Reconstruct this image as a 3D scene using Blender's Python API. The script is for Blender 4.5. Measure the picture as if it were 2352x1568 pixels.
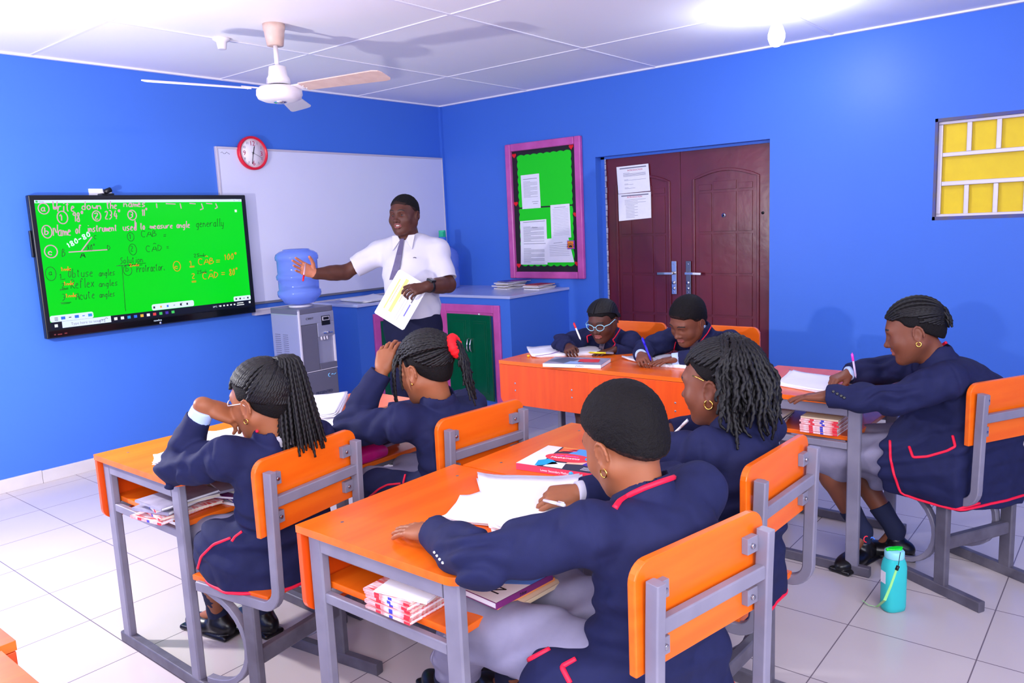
import bpy, math, random
import numpy as np
from mathutils import Vector, Matrix
for o in list(bpy.data.objects): bpy.data.objects.remove(o, do_unlink=True)
SC = bpy.context.scene; COL = SC.collection
PI = math.pi; R = math.radians
rng = random.Random(7)
# ------------------------------------------------------------------ camera
CAMP = np.array([-5.519, -5.302, 1.470]); FPX = 1793.3
def _rot(y, p, r):
    f = np.array([math.cos(p)*math.cos(y), math.cos(p)*math.sin(y), math.sin(p)])
    R0 = np.array([math.sin(y), -math.cos(y), 0.]); U0 = np.cross(R0, f)
    return np.array([R0*math.cos(r)+U0*math.sin(r), -R0*math.sin(r)+U0*math.cos(r), f])
CM = _rot(.689, -.149, -.045)
cam = bpy.data.objects.new('camera', bpy.data.cameras.new('camera')); COL.objects.link(cam); SC.camera = cam
cam.data.sensor_width = 36; cam.data.lens = 36*FPX/2352; cam.data.clip_start = .02
cam.matrix_world = Matrix(((CM[0][0], CM[1][0], -CM[2][0], CAMP[0]), (CM[0][1], CM[1][1], -CM[2][1], CAMP[1]), (CM[0][2], CM[1][2], -CM[2][2], CAMP[2]), (0, 0, 0, 1)))
def P(u, v, t):          # a measured point of the photograph at the given distance along the view -> place in the room
    return CAMP + t*(CM[0]*(u-1176)/FPX - CM[1]*(v-784)/FPX + CM[2])
# ------------------------------------------------------------------ light
SC.view_settings.view_transform = 'Standard'; SC.view_settings.look = 'None'
SC.view_settings.gamma = 1; SC.view_settings.use_curve_mapping = False
SC.view_settings.exposure = 0.27
W = bpy.data.worlds.new('world'); SC.world = W; W.use_nodes = True
W.node_tree.nodes['Background'].inputs[0].default_value = (.9, .93, 1, 1); W.node_tree.nodes['Background'].inputs[1].default_value = .5
def lamp(name, kind, loc, energy, col=(1, 1, 1), size=.1, sizey=None, rot=None, target=None):
    l = bpy.data.lights.new(name, kind); l.energy = energy; l.color = col
    if kind == 'AREA':
        l.size = size
        if sizey: l.shape = 'RECTANGLE'; l.size_y = sizey
    else: l.shadow_soft_size = size
    o = bpy.data.objects.new(name, l); COL.objects.link(o); o.location = loc
    if target is not None: o.rotation_euler = (Vector(target)-Vector(loc)).to_track_quat('-Z', 'Y').to_euler()
    elif rot: o.rotation_euler = rot
    return o
lamp('flash_lamp', 'POINT', (-4.9, -1.62, 1.42), 140, (1, .96, .95), .035)                      # the photographer's flash on a stand, left of the frame
lamp('softbox_lamp', 'AREA', (-6.1, -6.3, 2.25), 105, (1, .96, .98), 2.4, 1.8, target=(-3.6, -3.6, .6))   # second flash bounced behind the camera
lamp('fill_lamp_back', 'AREA', (-4.6, -7.3, 1.75), 70, (.96, .96, 1), 3.4, 1.5, target=(-3.4, -2.5, .8))  # soft fill added behind the camera for ambient; no window is built here
lamp('fill_lamp_left', 'AREA', (-7.0, -3.9, 1.75), 60, (.96, .96, 1), 3.2, 1.5, target=(-3, -2.6, .8))  # unseen area lamp added on the left to lift the general ambient
# ------------------------------------------------------------------ materials
def lin(c): return tuple((x/255/12.92 if x/255 <= .04045 else ((x/255+.055)/1.055)**2.4) for x in c)
MATS = {}
def mat(name, rgb, rough=.5, metal=0, spec=.5, emit=None, es=1, noise=None, bump=None, trans=0, ior=1.45, alpha=1, coat=0, sss=0):
    """rgb in 0-255 sRGB. noise=(scale, amount, rgb2[, stretch]); bump=(scale, strength, dist)"""
    if name in MATS: return MATS[name]
    m = bpy.data.materials.new(name); m.use_nodes = True; nt = m.node_tree; b = nt.nodes['Principled BSDF']
    c = (*lin(rgb), 1); b.inputs['Base Color'].default_value = c
    b.inputs['Roughness'].default_value = rough; b.inputs['Metallic'].default_value = metal
    b.inputs['Specular IOR Level'].default_value = spec; b.inputs['IOR'].default_value = ior
    b.inputs['Transmission Weight'].default_value = trans; b.inputs['Alpha'].default_value = alpha
    b.inputs['Coat Weight'].default_value = coat; b.inputs['Coat Roughness'].default_value = .15
    if sss: b.inputs['Subsurface Weight'].default_value = sss; b.inputs['Subsurface Radius'].default_value = (.02, .008, .005); b.inputs['Subsurface Scale'].default_value = .5
    if emit: b.inputs['Emission Color'].default_value = (*lin(emit), 1); b.inputs['Emission Strength'].default_value = es
    tc = nt.nodes.new('ShaderNodeTexCoord')
    if noise:
        mp = nt.nodes.new('ShaderNodeMapping'); nt.links.new(tc.outputs['Object'], mp.inputs['Vector'])
        mp.inputs['Scale'].default_value = noise[3] if len(noise) > 3 else (1, 1, 1)
        n = nt.nodes.new('ShaderNodeTexNoise'); n.inputs['Scale'].default_value = noise[0]; n.inputs['Detail'].default_value = 5
        nt.links.new(mp.outputs[0], n.inputs['Vector'])
        r = nt.nodes.new('ShaderNodeMapRange'); r.inputs[1].default_value = .35; r.inputs[2].default_value = .65; r.inputs[4].default_value = noise[1]
        nt.links.new(n.outputs[0], r.inputs[0])
        mx = nt.nodes.new('ShaderNodeMixRGB'); mx.inputs[1].default_value = c; mx.inputs[2].default_value = (*lin(noise[2]), 1)
        nt.links.new(r.outputs[0], mx.inputs[0]); nt.links.new(mx.outputs[0], b.inputs['Base Color'])
    if bump:
        n = nt.nodes.new('ShaderNodeTexNoise'); n.inputs['Scale'].default_value = bump[0]; n.inputs['Detail'].default_value = 4
        nt.links.new(tc.outputs['Object'], n.inputs['Vector'])
        bp = nt.nodes.new('ShaderNodeBump'); bp.inputs['Strength'].default_value = bump[1]; bp.inputs['Distance'].default_value = bump[2]
        nt.links.new(n.outputs[0], bp.inputs['Height']); nt.links.new(bp.outputs[0], b.inputs['Normal'])
    MATS[name] = m; return m
BLUE = mat('blue_wall_paint', (66, 114, 212), .42, noise=(1.3, .25, (60, 107, 204)), bump=(25, .08, .01), spec=.35)
CEIL = mat('ceiling_board', (250, 246, 249), .55, noise=(.8, .3, (242, 238, 243)))
WHITE = mat('white_paint', (235, 230, 238), .5)
ORANGE = mat('orange_laminate', (236, 106, 20), .27, noise=(3, .55, (224, 84, 10), (1, 9, 9)), spec=.5)
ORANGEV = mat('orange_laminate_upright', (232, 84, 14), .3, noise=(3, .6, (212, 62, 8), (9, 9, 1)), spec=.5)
EDGE = mat('orange_edge_band', (245, 120, 30), .35)
GREY = mat('grey_enamel_steel', (128, 124, 142), .38, noise=(9, .5, (104, 100, 118)), spec=.5)
GREYD = mat('worn_grey_steel', (96, 92, 106), .45, noise=(14, .6, (66, 60, 72)))
STEEL = mat('brushed_steel', (190, 190, 195), .25, metal=1)
CHROME = mat('chrome', (220, 220, 225), .12, metal=1)
BLACK = mat('black_plastic', (14, 15, 20), .35)
GOLD = mat('gold', (235, 190, 90), .2, metal=1)
PAPER = mat('white_paper', (240, 238, 246), .7, noise=(30, .2, (225, 224, 240)))
PAPERC = mat('cream_paper', (222, 212, 196), .7, noise=(20, .4, (196, 184, 170)))
INK = mat('black_ink', (30, 28, 40), .6); INKG = mat('grey_print', (120, 120, 140), .7); INKR = mat('red_print', (200, 60, 90), .6); INKB = mat('blue_ink', (60, 60, 170), .6)
RED = mat('red_plastic', (220, 14, 40), .35); PINKF = mat('pink_gloss_paint', (206, 92, 172), .3, noise=(8, .5, (176, 66, 140)), spec=.5)
GREEN = mat('green_gloss_paint', (0, 92, 62), .22, noise=(6, .4, (0, 76, 50)), spec=.6)
NEON = mat('green_card', (2, 216, 20), .6); BLK = mat('black_card', (28, 24, 34), .7)
MAROON = mat('maroon_steel_door', (104, 26, 42), .28, noise=(2.5, .6, (78, 18, 30)), bump=(7, .12, .02), spec=.6)
YELLOW = mat('yellow_panel', (234, 200, 0), .45, noise=(14, .4, (222, 186, 0)))
GLASSB = mat('blue_bottle_plastic', (134, 162, 244), .12, trans=.6, ior=1.2, spec=.6)
# ------------------------------------------------------------------ objects
def tag(o, label=None, cat=None, group=None, kind=None):
    if label and len(label.split()) > 15: print('LONGLABEL', label)
    if label: o['label'] = label
    if cat: o['category'] = cat
    if group: o['group'] = group
    if kind: o['kind'] = kind
    return o
def empty(name, loc=(0, 0, 0), rz=0, label=None, cat=None, group=None):
    o = bpy.data.objects.new(name, None); COL.objects.link(o); o.location = loc; o.rotation_euler = (0, 0, rz); o.empty_display_size = .05
    return tag(o, label, cat, group)
class MB:
    """collects shapes and links them as one mesh"""
    def __init__(s): s.v = []; s.f = []; s.m = []; s.sm = []
    def add(s, v, f, m=0, smooth=False, M=None):
        k = len(s.v)
        if M is not None: v = [tuple(M @ Vector(p)) for p in v]
        s.v += [tuple(map(float, p)) for p in v]; s.f += [tuple(i+k for i in q) for q in f]; s.m += [m]*len(f); s.sm += [smooth]*len(f); return s
    def box(s, a, b, m=0, M=None):
        x0, y0, z0 = a; x1, y1, z1 = b
        v = [(x0, y0, z0), (x1, y0, z0), (x1, y1, z0), (x0, y1, z0), (x0, y0, z1), (x1, y0, z1), (x1, y1, z1), (x0, y1, z1)]
        return s.add(v, [(0, 3, 2, 1), (4, 5, 6, 7), (0, 1, 5, 4), (1, 2, 6, 5), (2, 3, 7, 6), (3, 0, 4, 7)], m, M=M)
    def prism(s, poly, a, b, axis='z', m=0, M=None, smooth=False):
        n = len(poly)
        def q(p, h): return (p[0], p[1], h) if axis == 'z' else ((p[0], h, p[1]) if axis == 'y' else (h, p[0], p[1]))
        v = [q(p, a) for p in poly]+[q(p, b) for p in poly]
        return s.add(v, [tuple(range(n))[::-1], tuple(range(n, 2*n))]+[(i, (i+1) % n, n+(i+1) % n, n+i) for i in range(n)], m, smooth, M)
    def cyl(s, a, b, r, r2=None, n=16, m=0, cap=True, M=None):
        return s.tube([a, b], [r, r if r2 is None else r2], n, m, M=M)
    def tube(s, pts, r, n=8, m=0, M=None, closed=False, ry=None, up=None, twist=None):
        pts = [Vector(p) for p in pts]; k = len(pts); rr = list(r) if hasattr(r, '__len__') else [r]*k
        v = []; f = []; N = None; ry_ = ry
        for i, p in enumerate(pts):
            if closed: T = pts[(i+1) % k]-pts[i-1]
            else: T = pts[min(i+1, k-1)]-pts[max(i-1, 0)]
            if T.length < 1e-9: T = Vector((0, 0, 1))
            T.normalize()
            if up is not None: N = Vector(up)
            elif N is None: N = Vector((0, 0, 1)) if abs(T.z) < .9 else Vector((1, 0, 0))
            N = (N-T*N.dot(T)); N.normalize(); B = T.cross(N)
            for j in range(n):
                a = 2*PI*j/n; rx = rr[i]; rb = rx if ry_ is None else ry_
                if twist: rx = rb = rr[i]*(1+twist[1]*math.cos(2*a-twist[0]*i))
                v.append(p+N*(math.cos(a)*rx)+B*(math.sin(a)*rb))
        for i in range(k if closed else k-1):
            for j in range(n): f.append((i*n+j, i*n+(j+1) % n, ((i+1) % k)*n+(j+1) % n, ((i+1) % k)*n+j))
        if not closed: f += [tuple(range(n))[::-1], tuple(range((k-1)*n, k*n))]
        s.add(v, f, m, True, M)
        return s
    def sq(s, pts, w, h, m=0, up=(0, 0, 1), M=None, closed=False):
        """rectangular tube: w across, h along up"""
        pts = [Vector(p) for p in pts]; k = len(pts); v = []; f = []
        for i, p in enumerate(pts):
            T = (pts[min(i+1, k-1)]-pts[max(i-1, 0)]).normalized(); N = Vector(up); N = (N-T*N.dot(T)).normalized(); B = T.cross(N)
            c = .18
            for sx, sy in ((1, 1-c), (1-c*h/w if w > 1e-6 else 1, 1), (-1+c*h/w, 1), (-1, 1-c), (-1, -1+c), (-1+c*h/w, -1), (1-c*h/w, -1), (1, -1+c)):
                v.append(p+B*(sx*w/2)+N*(sy*h/2))
        n = 8
        for i in range(k-1):
            for j in range(n): f.append((i*n+j, (i+1)*n+j, (i+1)*n+(j+1) % n, i*n+(j+1) % n))
        f += [tuple(range(n)), tuple(range((k-1)*n, k*n))[::-1]]
        return s.add(v, f, m, False, M)
    def lathe(s, prof, c=(0, 0, 0), n=32, m=0, M=None):
        v = []; f = []
        for r, z in prof:
            for j in range(n): a = 2*PI*j/n; v.append((c[0]+r*math.cos(a), c[1]+r*math.sin(a), c[2]+z))
        for i in range(len(prof)-1):
            for j in range(n): f.append((i*n+j, i*n+(j+1) % n, (i+1)*n+(j+1) % n, (i+1)*n+j))
        f += [tuple(range(n))[::-1], tuple(range((len(prof)-1)*n, len(prof)*n))]
        return s.add(v, f, m, True, M)
    def build(s, name, mats, parent=None, bevel=0, loc=None, auto=35, **kw):
        me = bpy.data.meshes.new(name); me.from_pydata(s.v, [], s.f); me.update()
        me.polygons.foreach_set('material_index', s.m); me.polygons.foreach_set('use_smooth', s.sm)
        for q in (mats if isinstance(mats, (list, tuple)) else [mats]): me.materials.append(q)
        o = bpy.data.objects.new(name, me); COL.objects.link(o)
        if parent is not None: o.parent = parent
        if loc is not None: o.location = loc
        if bevel:
            b = o.modifiers.new('bevel', 'BEVEL'); b.width = bevel; b.segments = 2; b.limit_method = 'ANGLE'; b.angle_limit = R(40)
        tag(o, **kw); return o
def rrect(x0, y0, x1, y1, r, n=6, corners=(1, 1, 1, 1)):
    out = []
    for (cx, cy, a0, on) in ((x1-r, y0+r, -90, corners[1]), (x1-r, y1-r, 0, corners[2]), (x0+r, y1-r, 90, corners[3]), (x0+r, y0+r, 180, corners[0])):
        if on: out += [(cx+r*math.cos(R(a0+90*i/n)), cy+r*math.sin(R(a0+90*i/n))) for i in range(n+1)]
        else: out.append((cx+r*(1 if cx > (x0+x1)/2 else -1), cy+r*(1 if cy > (y0+y1)/2 else -1)))
    return out
def dup(root, loc=None, rz=None, label=None, group=None, cat=None):
    def cp(o, par):
        c = o.copy(); COL.objects.link(c)
        if par is not None: c.parent = par
        for ch in kids.get(o, []): cp(ch, c)
        return c
    kids = {}
    for o in COL.objects:
        if o.parent: kids.setdefault(o.parent, []).append(o)
    r = cp(root, None)
    if loc is not None: r.location = loc
    if rz is not None: r.rotation_euler = (0, 0, rz)
    return tag(r, label, cat, group)
def text(s, size, M, m, name=None, parent=None, ext=.0004, mb=None, spacing=1, align='LEFT', mi=0):
    """real lettering as mesh; M maps text plane (x right, y up, z out) to the room. added to mb when given"""
    cu = bpy.data.curves.new('lettering', 'FONT'); cu.body = s; cu.size = size; cu.extrude = ext; cu.space_character = spacing; cu.align_x = align; cu.resolution_u = 3
    o = bpy.data.objects.new('lettering', cu); COL.objects.link(o); dg = bpy.context.evaluated_depsgraph_get()
    me = bpy.data.meshes.new_from_object(o.evaluated_get(dg)); bpy.data.objects.remove(o, do_unlink=True)
    q = mb or MB(); q.add([tuple(v.co) for v in me.vertices], [tuple(p.vertices) for p in me.polygons], mi, False, M)
    bpy.data.meshes.remove(me)
    return q if mb else q.build(name or 'lettering', m, parent)
def frameM(o, x, y):
    x = Vector(x).normalized(); y = Vector(y); y = (y-x*y.dot(x)).normalized(); z = x.cross(y)
    return Matrix(((x.x, y.x, z.x, o[0]), (x.y, y.y, z.y, o[1]), (x.z, y.z, z.z, o[2]), (0, 0, 0, 1)))
# ------------------------------------------------------------------ setting
RX0, RY0, H = -7.35, -7.6, 2.6
def struct(name, mb, m, bevel=0): return mb.build(name, m, bevel=bevel, kind='structure')
# floor: 40 cm tiles
fm = bpy.data.materials.new('floor_tile'); fm.use_nodes = True; nt = fm.node_tree; b = nt.nodes['Principled BSDF']
tc = nt.nodes.new('ShaderNodeTexCoord'); mp = nt.nodes.new('ShaderNodeMapping'); br = nt.nodes.new('ShaderNodeTexBrick')
mp.inputs['Location'].default_value = (3.972+.4*10, .5376+.4*20, 0)
br.offset = 0; br.squash = 1; br.inputs['Scale'].default_value = 1; br.inputs['Brick Width'].default_value = .4; br.inputs['Row Height'].default_value = .4
br.inputs['Mortar Size'].default_value = .0022; br.inputs['Mortar Smooth'].default_value = .2
br.inputs['Color1'].default_value = (*lin((198, 188, 190)), 1); br.inputs['Color2'].default_value = (*lin((192, 183, 186)), 1); br.inputs['Mortar'].default_value = (*lin((112, 102, 112)), 1)
nt.links.new(tc.outputs['Object'], mp.inputs[0]); nt.links.new(mp.outputs[0], br.inputs[0])
nz = nt.nodes.new('ShaderNodeTexNoise'); nz.inputs['Scale'].default_value = 3; nt.links.new(tc.outputs['Object'], nz.inputs[0])
mx = nt.nodes.new('ShaderNodeMixRGB'); mx.blend_type = 'MULTIPLY'; mx.inputs[2].default_value = (.93, .92, .93, 1)
nt.links.new(nz.outputs[0], mx.inputs[0]); nt.links.new(br.outputs[0], mx.inputs[1]); nt.links.new(mx.outputs[0], b.inputs['Base Color'])
b.inputs['Roughness'].default_value = .22
struct('floor', MB().box((RX0-.1, RY0-.1, -.08), (.3, .15, 0)), fm)
struct('ceiling', MB().box((RX0-.1, RY0-.1, H), (.3, .15, H+.08)), CEIL)
struct('wall_left', MB().box((RX0-.1, 0, 0), (.0, .15, H)), BLUE)
wr = MB()                                            # door wall with its two openings
DY0, DY1, DZ = -3.178, -1.725, 1.98; WY0, WY1, WZ0, WZ1 = -5.30, -4.217, 1.375, 1.995
wr.box((0, DY1, 0), (.15, .15, H)); wr.box((0, DY0, DZ), (.15, DY1, H)); wr.box((0, WY1, 0), (.15, DY0, H)); wr.box((0, WY0, 0), (.15, WY1, WZ0)); wr.box((0, WY0, WZ1), (.15, WY1, H)); wr.box((0, RY0, 0), (.15, WY0, H))
struct('wall_right', wr, BLUE)
struct('wall_back', MB().box((RX0-.1, RY0-.1, 0), (.15, RY0, H)), BLUE)
struct('wall_far_left', MB().box((RX0-.1, RY0, 0), (RX0, 0, H)), BLUE)
struct('trim_1', MB().box((-.028, -.03, 0), (0, 0, H-.012)), BLUE)               # pipe casing in the corner
SK = mat('skirting_tile', (206, 200, 204), .35, noise=(5, .4, (186, 178, 184)))
sk = MB()
for i in range(19): sk.box((RX0+.4*i-.012, -.012, 0), (RX0+.4*i+.386, 0, .083-.004*(i % 2)))
struct('baseboard_left', sk, SK, .002)
sk = MB()
for i in range(12): sk.box((-.012, -3.2-.4*i-.386, 0), (0, -3.2-.4*i, .085))
struct('baseboard_right', sk, SK, .002)
st = MB()                                            # battens over the ceiling joints
for x in (-1.0, -2.27, -3.52, -4.77, -6.02): st.box((x-.011, RY0, H-.005), (x+.011, 0, H))
for y in (-1.06, -2.30, -3.60, -4.85, -6.1): st.box((RX0, y-.011, H-.0055), (0, y+.011, H))
st.box((RX0, -.028, H-.012), (0, 0, H)); st.box((-.028, RY0, H-.012), (0, 0, H))
struct('trim_2', st, mat('ceiling_batten', (240, 236, 246), .5), .002)
# ---- double door
def leaf(name, y0, y1, mold, cols, rows, sx):
    d = MB(); d.box((.10, y0, .01), (.135, y1, 1.965))
    ya, yb = mold; zt = 1.745; pts = []
    for i in range(13): a = i/12; pts.append((.098, ya+(yb-ya)*a, zt+.058*math.sin(PI*a)))
    pts = [(.098, ya, .25)]+pts+[(.098, yb, .25), (.098, ya, .25)]
    d.sq(pts, .02, .02, up=(1, 0, 0))
    for (c0, c1) in cols:
        for (r0, r1) in rows:
            z1 = r1 if r1 < 1.65 else 1.70+.02*(1 if (c0+c1)/2 > ya+.1 and (c0+c1)/2 < yb-.1 else 0)
            d.box((.093, c0, r0), (.101, c1, z1))
    return d.build(name, MAROON, bevel=.006, kind='structure')
rows = [(.30, .37), (.39, .69), (.71, 1.01), (1.03, 1.327), (1.347, 1.637), (1.657, 1.72)]
lf = leaf('door_1', -2.434, -1.757, (-2.338, -1.860), [(-2.30, -2.212), (-2.188, -2.014), (-1.992, -1.90)], rows, 1)
rf = leaf('door_2', -3.172, -2.438, (-3.057, -2.547), [(-3.013, -2.907), (-2.889, -2.711), (-2.693, -2.59)], rows, -1)
def handle(yc, s, par, M2):
    p = MB(); p.box((.085, yc-.022, .862), (.094, yc+.022, 1.125)); o = p.build('handle_plate', M2, par, .003)
    q = MB(); q.cyl((.09, yc, 1.03), (.045, yc, 1.03), .012); q.sq([(.048, yc-.008*s, 1.03), (.045, yc+.06*s, 1.03), (.05, yc+.125*s, 1.028)], .018, .02); q.build('lever', STEEL, o, .002)
    k = MB(); k.cyl((.085, yc, .955), (.075, yc, .955), .014); k.cyl((.085, yc, .91), (.079, yc, .91), .011); k.cyl((.087, yc, 1.1), (.083, yc, 1.1), .005); k.cyl((.087, yc, .88), (.083, yc, .88), .005); k.build('lock_cylinder', CHROME, o)
handle(-2.377, 1, lf, STEEL); handle(-2.501, -1, rf, mat('dark_steel', (110, 110, 120), .3, metal=1))
MB().cyl((.094, -2.795, 1.465), (.084, -2.795, 1.465), .016).cyl((.085, -2.795, 1.465), (.083, -2.795, 1.465), .008, m=1).build('peephole', [CHROME, BLACK], rf)
MB().cyl((.101, -3.09, 1.47), (.0985, -3.09, 1.47), .011, n=14).build('bolt_hole', BLACK, rf)
MB().box((.08, DY1-.035, 0), (.14, DY1, DZ)).box((.08, DY0, 1.962), (.14, DY1, DZ)).box((.09, DY0, 0), (.14, DY0+.006, DZ)).build('trim_3', BLUE, kind='structure')
ch = MB()
for i in range(26): z = .75+i*.047; ch.box((.083, DY1-.044-rng.random()*.006, z), (.092, DY1-.030, z+.042))
ch.build('trim_4', mat('chipped_plaster', (205, 200, 215), .8, noise=(30, .7, (120, 120, 150))), kind='structure')
# ---- window with yellow panels
w = MB(); Y = WY1
w.box((.0, WY0, WZ0), (.05, WY1, WZ0+.022)); w.box((.0, WY0, WZ1-.02), (.05, WY1, WZ1)); w.box((.0, WY1-.016, WZ0), (.05, WY1, WZ1))
wo = w.build('window_1', mat('window_reveal', (96, 88, 100), .6, noise=(12, .5, (40, 66, 180))), kind='structure')
fr = MB(); ALU = mat('white_aluminium', (206, 196, 204), .3, metal=.25)
fr.box((.03, WY0, WZ0+.015), (.055, WY1-.012, WZ0+.037)); fr.box((.03, WY0, 1.958), (.055, WY1-.012, 1.983)); fr.box((.029, -4.256, WZ0+.037), (.055, -4.231, 1.958))
fr.box((.028, WY0, 1.762), (.055, -4.257, 1.787)); fr.box((.028, WY0, 1.585), (.055, -4.257, 1.612))
for i in range(6):
    y = -4.386-.155*i
    fr.box((.032, y-.026, 1.787), (.055, y, 1.96)); fr.box((.032, y-.022, WZ0+.03), (.055, y+.004, 1.585))
fr.build('window_frame', ALU, wo, .003)
MB().box((.056, WY0, WZ0+.02), (.07, WY1-.02, 1.975)).build('yellow_pane', YELLOW, wo)
# ------------------------------------------------------------------ whiteboard, clock
t = empty('whiteboard', (-1.19, 0, 1.53), 0, 'large white wall board with thin aluminium edge behind the standing teacher', 'whiteboard')
WBM = mat('whiteboard_enamel', (214, 214, 236), .3, noise=(2, .4, (206, 206, 232)))
MB().box((-1.17, -.018, -.575), (1.165, -.002, .585)).build('board_surface', WBM, t)
f = MB(); f.box((-1.163, -.024, .575), (1.157, 0, .590)); f.box((-1.163, -.024, -.58), (1.157, 0, -.562), 1); f.box((-1.18, -.024, -.58), (-1.163, 0, .59)); f.box((1.157, -.024, -.58), (1.172, 0, .59))
f.build('board_frame', [ALU, mat('grey_rail', (110, 110, 122), .4)], t, .002)
MB().tube([(-1.14+.012*i, -.0185, .545+.008*math.sin(i*1.9)) for i in range(7)], .0012, 5).build('marker_scribble', INK, t)
MB().box((-1.0, -.055, -.66), (1.16, 0, -.625)).box((-1.0, -.06, -.625), (1.16, -.05, -.61)).build('marker_tray', ALU, t, .002)
t = empty('wall_clock', (-2.075, -.03, 2.082), 0, 'round red-rimmed wall clock over the top left corner of the white board', 'clock')
MX = frameM((0, 0, 0), (1, 0, 0), (0, 0, 1))      # clock plane: x right, y up, z toward room (-y)
c = MB(); c.lathe([(.10, -.028), (.118, -.026), (.124, -.01), (.124, .012), (.118, .02), (.108, .018), (.105, .0)], n=48, M=MX); c.build('rim', mat('clock_red', (214, 20, 52), .3), t)
MB().lathe([(.107, -.004), (.107, .006), (.001, .0065)], n=48, M=MX).build('dial', WHITE, t)
nm = MB()
for h in range(1, 13):
    a = PI/2-h*PI/6; big = h % 3 == 0; rr = .072 if big else .083; sz = .048 if big else .025
    M = MX @ Matrix.Translation((rr*math.cos(a), rr*math.sin(a)-sz*.36, .007)); text(str(h), sz, M, None, mb=nm, align='CENTER', mi=0 if big else 1)
nm.build('numerals', [mat('crimson_print', (176, 30, 84), .5), INKG], t)
hd = MB()
for a, l, w_ in ((PI/2-R(12.53*30), .052, .0032), (PI/2-R(32*6), .082, .0022), (PI/2-R(19*6), .085, .0009)):
    d = Vector((math.cos(a), math.sin(a), 0)); hd.sq([MX @ (d*-.015+Vector((0, 0, .011))), MX @ (d*l+Vector((0, 0, .011)))], w_*2, .001, up=(0, -1, 0))
hd.cyl(MX @ Vector((0, 0, .006)), MX @ Vector((0, 0, .014)), .005); hd.build('hands', INK, t)
# ------------------------------------------------------------------ interactive display
SX0, SX1, SZ0, SZ1 = -3.665, -2.214, .90, 1.769
t = empty('interactive_display', (0, 0, 0), 0, 'wall mounted black interactive display showing a green lesson page', 'screen')
b_ = MB(); b_.box((SX0, -.10, SZ0), (SX1, -.055, SZ1)); b_.box((SX0+.1, -.055, SZ0+.1), (SX1-.1, -.001, SZ1-.1)); b_.build('casing', BLACK, t, .006)
b_ = MB(); b_.box((SX0+.01, -.106, SZ0+.005), (SX1-.01, -.1, SZ0+.05)); b_.box((SX0-.012, -.085, 1.40), (SX0, -.06, 1.56)); b_.build('bezel', mat('bezel_black', (8, 9, 14), .15), t, .003)
GX0, GX1, GZ0, GZ1 = SX0+.03, SX1-.036, SZ0+.055, SZ1-.03
def scr(x0, z0, x1, z1, m, d, nm_, par, mi=None):
    return MB().box((x0, -.1-d, z0), (x1, -.1, z1), 0).build(nm_, m, par)
EG = mat('screen_green_glow', (0, 40, 5), .25, emit=(6, 208, 24), es=1.0, spec=.3); EW = mat('screen_white_glow', (60, 60, 70), .3, emit=(205, 222, 245), es=1.0)
ED = mat('screen_dark_glow', (4, 6, 14), .3, emit=(10, 14, 30), es=1); 
sg = scr(GX0, GZ0+.075, GX1, GZ1-.018, EG, .0015, 'green_page', t)
scr(GX0, GZ1-.018, GX1, GZ1, EW, .0018, 'title_bar', t)
tb = scr(GX0, GZ0, GX1, GZ0+.045, ED, .0018, 'task_bar', t)
scr(GX0, GZ0+.045, GX1, GZ0+.076, EG, .0014, 'page_foot', t)
for rr4 in ((GX0, GZ0+.045, GX0+.255, GZ0+.085, .012), (-3.0, GZ0+.047, -2.70, GZ0+.088, .012), (GX1-.14, GZ0+.045, GX1, GZ0+.08, .01)): MB().prism(rrect(*rr4), -.1025, -.1, 'y').build('tool_panel', EW, t)
MB().box((GX0+.065, -.1025, GZ0+.004), (GX0+.36, -.1, GZ0+.044)).build('search_box', EW, t)
cols = [mat('icon_%d' % i, (20, 20, 20), .4, emit=c_, es=.9) for i, c_ in enumerate([(40, 110, 230), (60, 200, 90), (230, 180, 60), (225, 60, 60), (70, 40, 170), (235, 240, 245), (20, 25, 40), (30, 150, 220)])]
def isq(x, z, w_, h_, i): MB().box((x-w_/2, -.1035, z-h_/2), (x+w_/2, -.1, z+h_/2)).build('icon', cols[i], t)
for k, i in enumerate((0, 6, 0, 0, 7)): isq(GX0+.075+k*.04, GZ0+.065, .024 if k % 2 == 0 else .014, .018 if k % 2 == 0 else .005, i)
for k in range(3): isq(GX0+.035, GZ0+.055+.008*k, .02, .003, 6)
for k, i in enumerate((5, 5, 7, 0, 2, 5, 3, 1, 4, 1)):
    isq(GX0+.39+k*.043, GZ0+.022, .02, .018, i)
for k, i in enumerate((5, 5, 5, 5, 5)): isq(GX1-.25+k*.028, GZ0+.024, .012, .01, i)
isq(GX1-.09, GZ0+.03, .05, .006, 5); isq(GX1-.09, GZ0+.016, .06, .006, 5); isq(GX0+.03, GZ0+.022, .018, .018, 5); isq(GX1-.012, GZ0+.028, .014, .014, 5)
for k, i in enumerate((6, 2, 0, 6, 6, 6)): isq(-2.985+k*.047, GZ0+.067, .012, .014 if k != 3 else .003, i)
for k in range(4): isq(GX1-.12+k*.032, GZ0+.062, .012, .012 if k != 2 else .004, 6)
isq(GX1-.055, 1.655, .016, .018, 5)
for z in (GZ1-.009,):
    isq(GX1-.02, z, .008, .002, 6); isq(GX1-.06, z, .008, .002, 6); isq(GX0+.012, z, .012, .012, 1)
tx = MB(); SP = lambda x, z, d=.0028: frameM((x, -.1-d, z), (1, 0, 0), (0, 0, 1))
text('Type here to search', .024, SP(GX0+.115, GZ0+.015), None, mb=tx, mi=0); text('Note', .014, SP(GX0+.022, GZ1-.014), None, mb=tx, mi=0); text('T', .03, SP(-2.80, GZ0+.057), None, mb=tx, mi=1)
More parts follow.
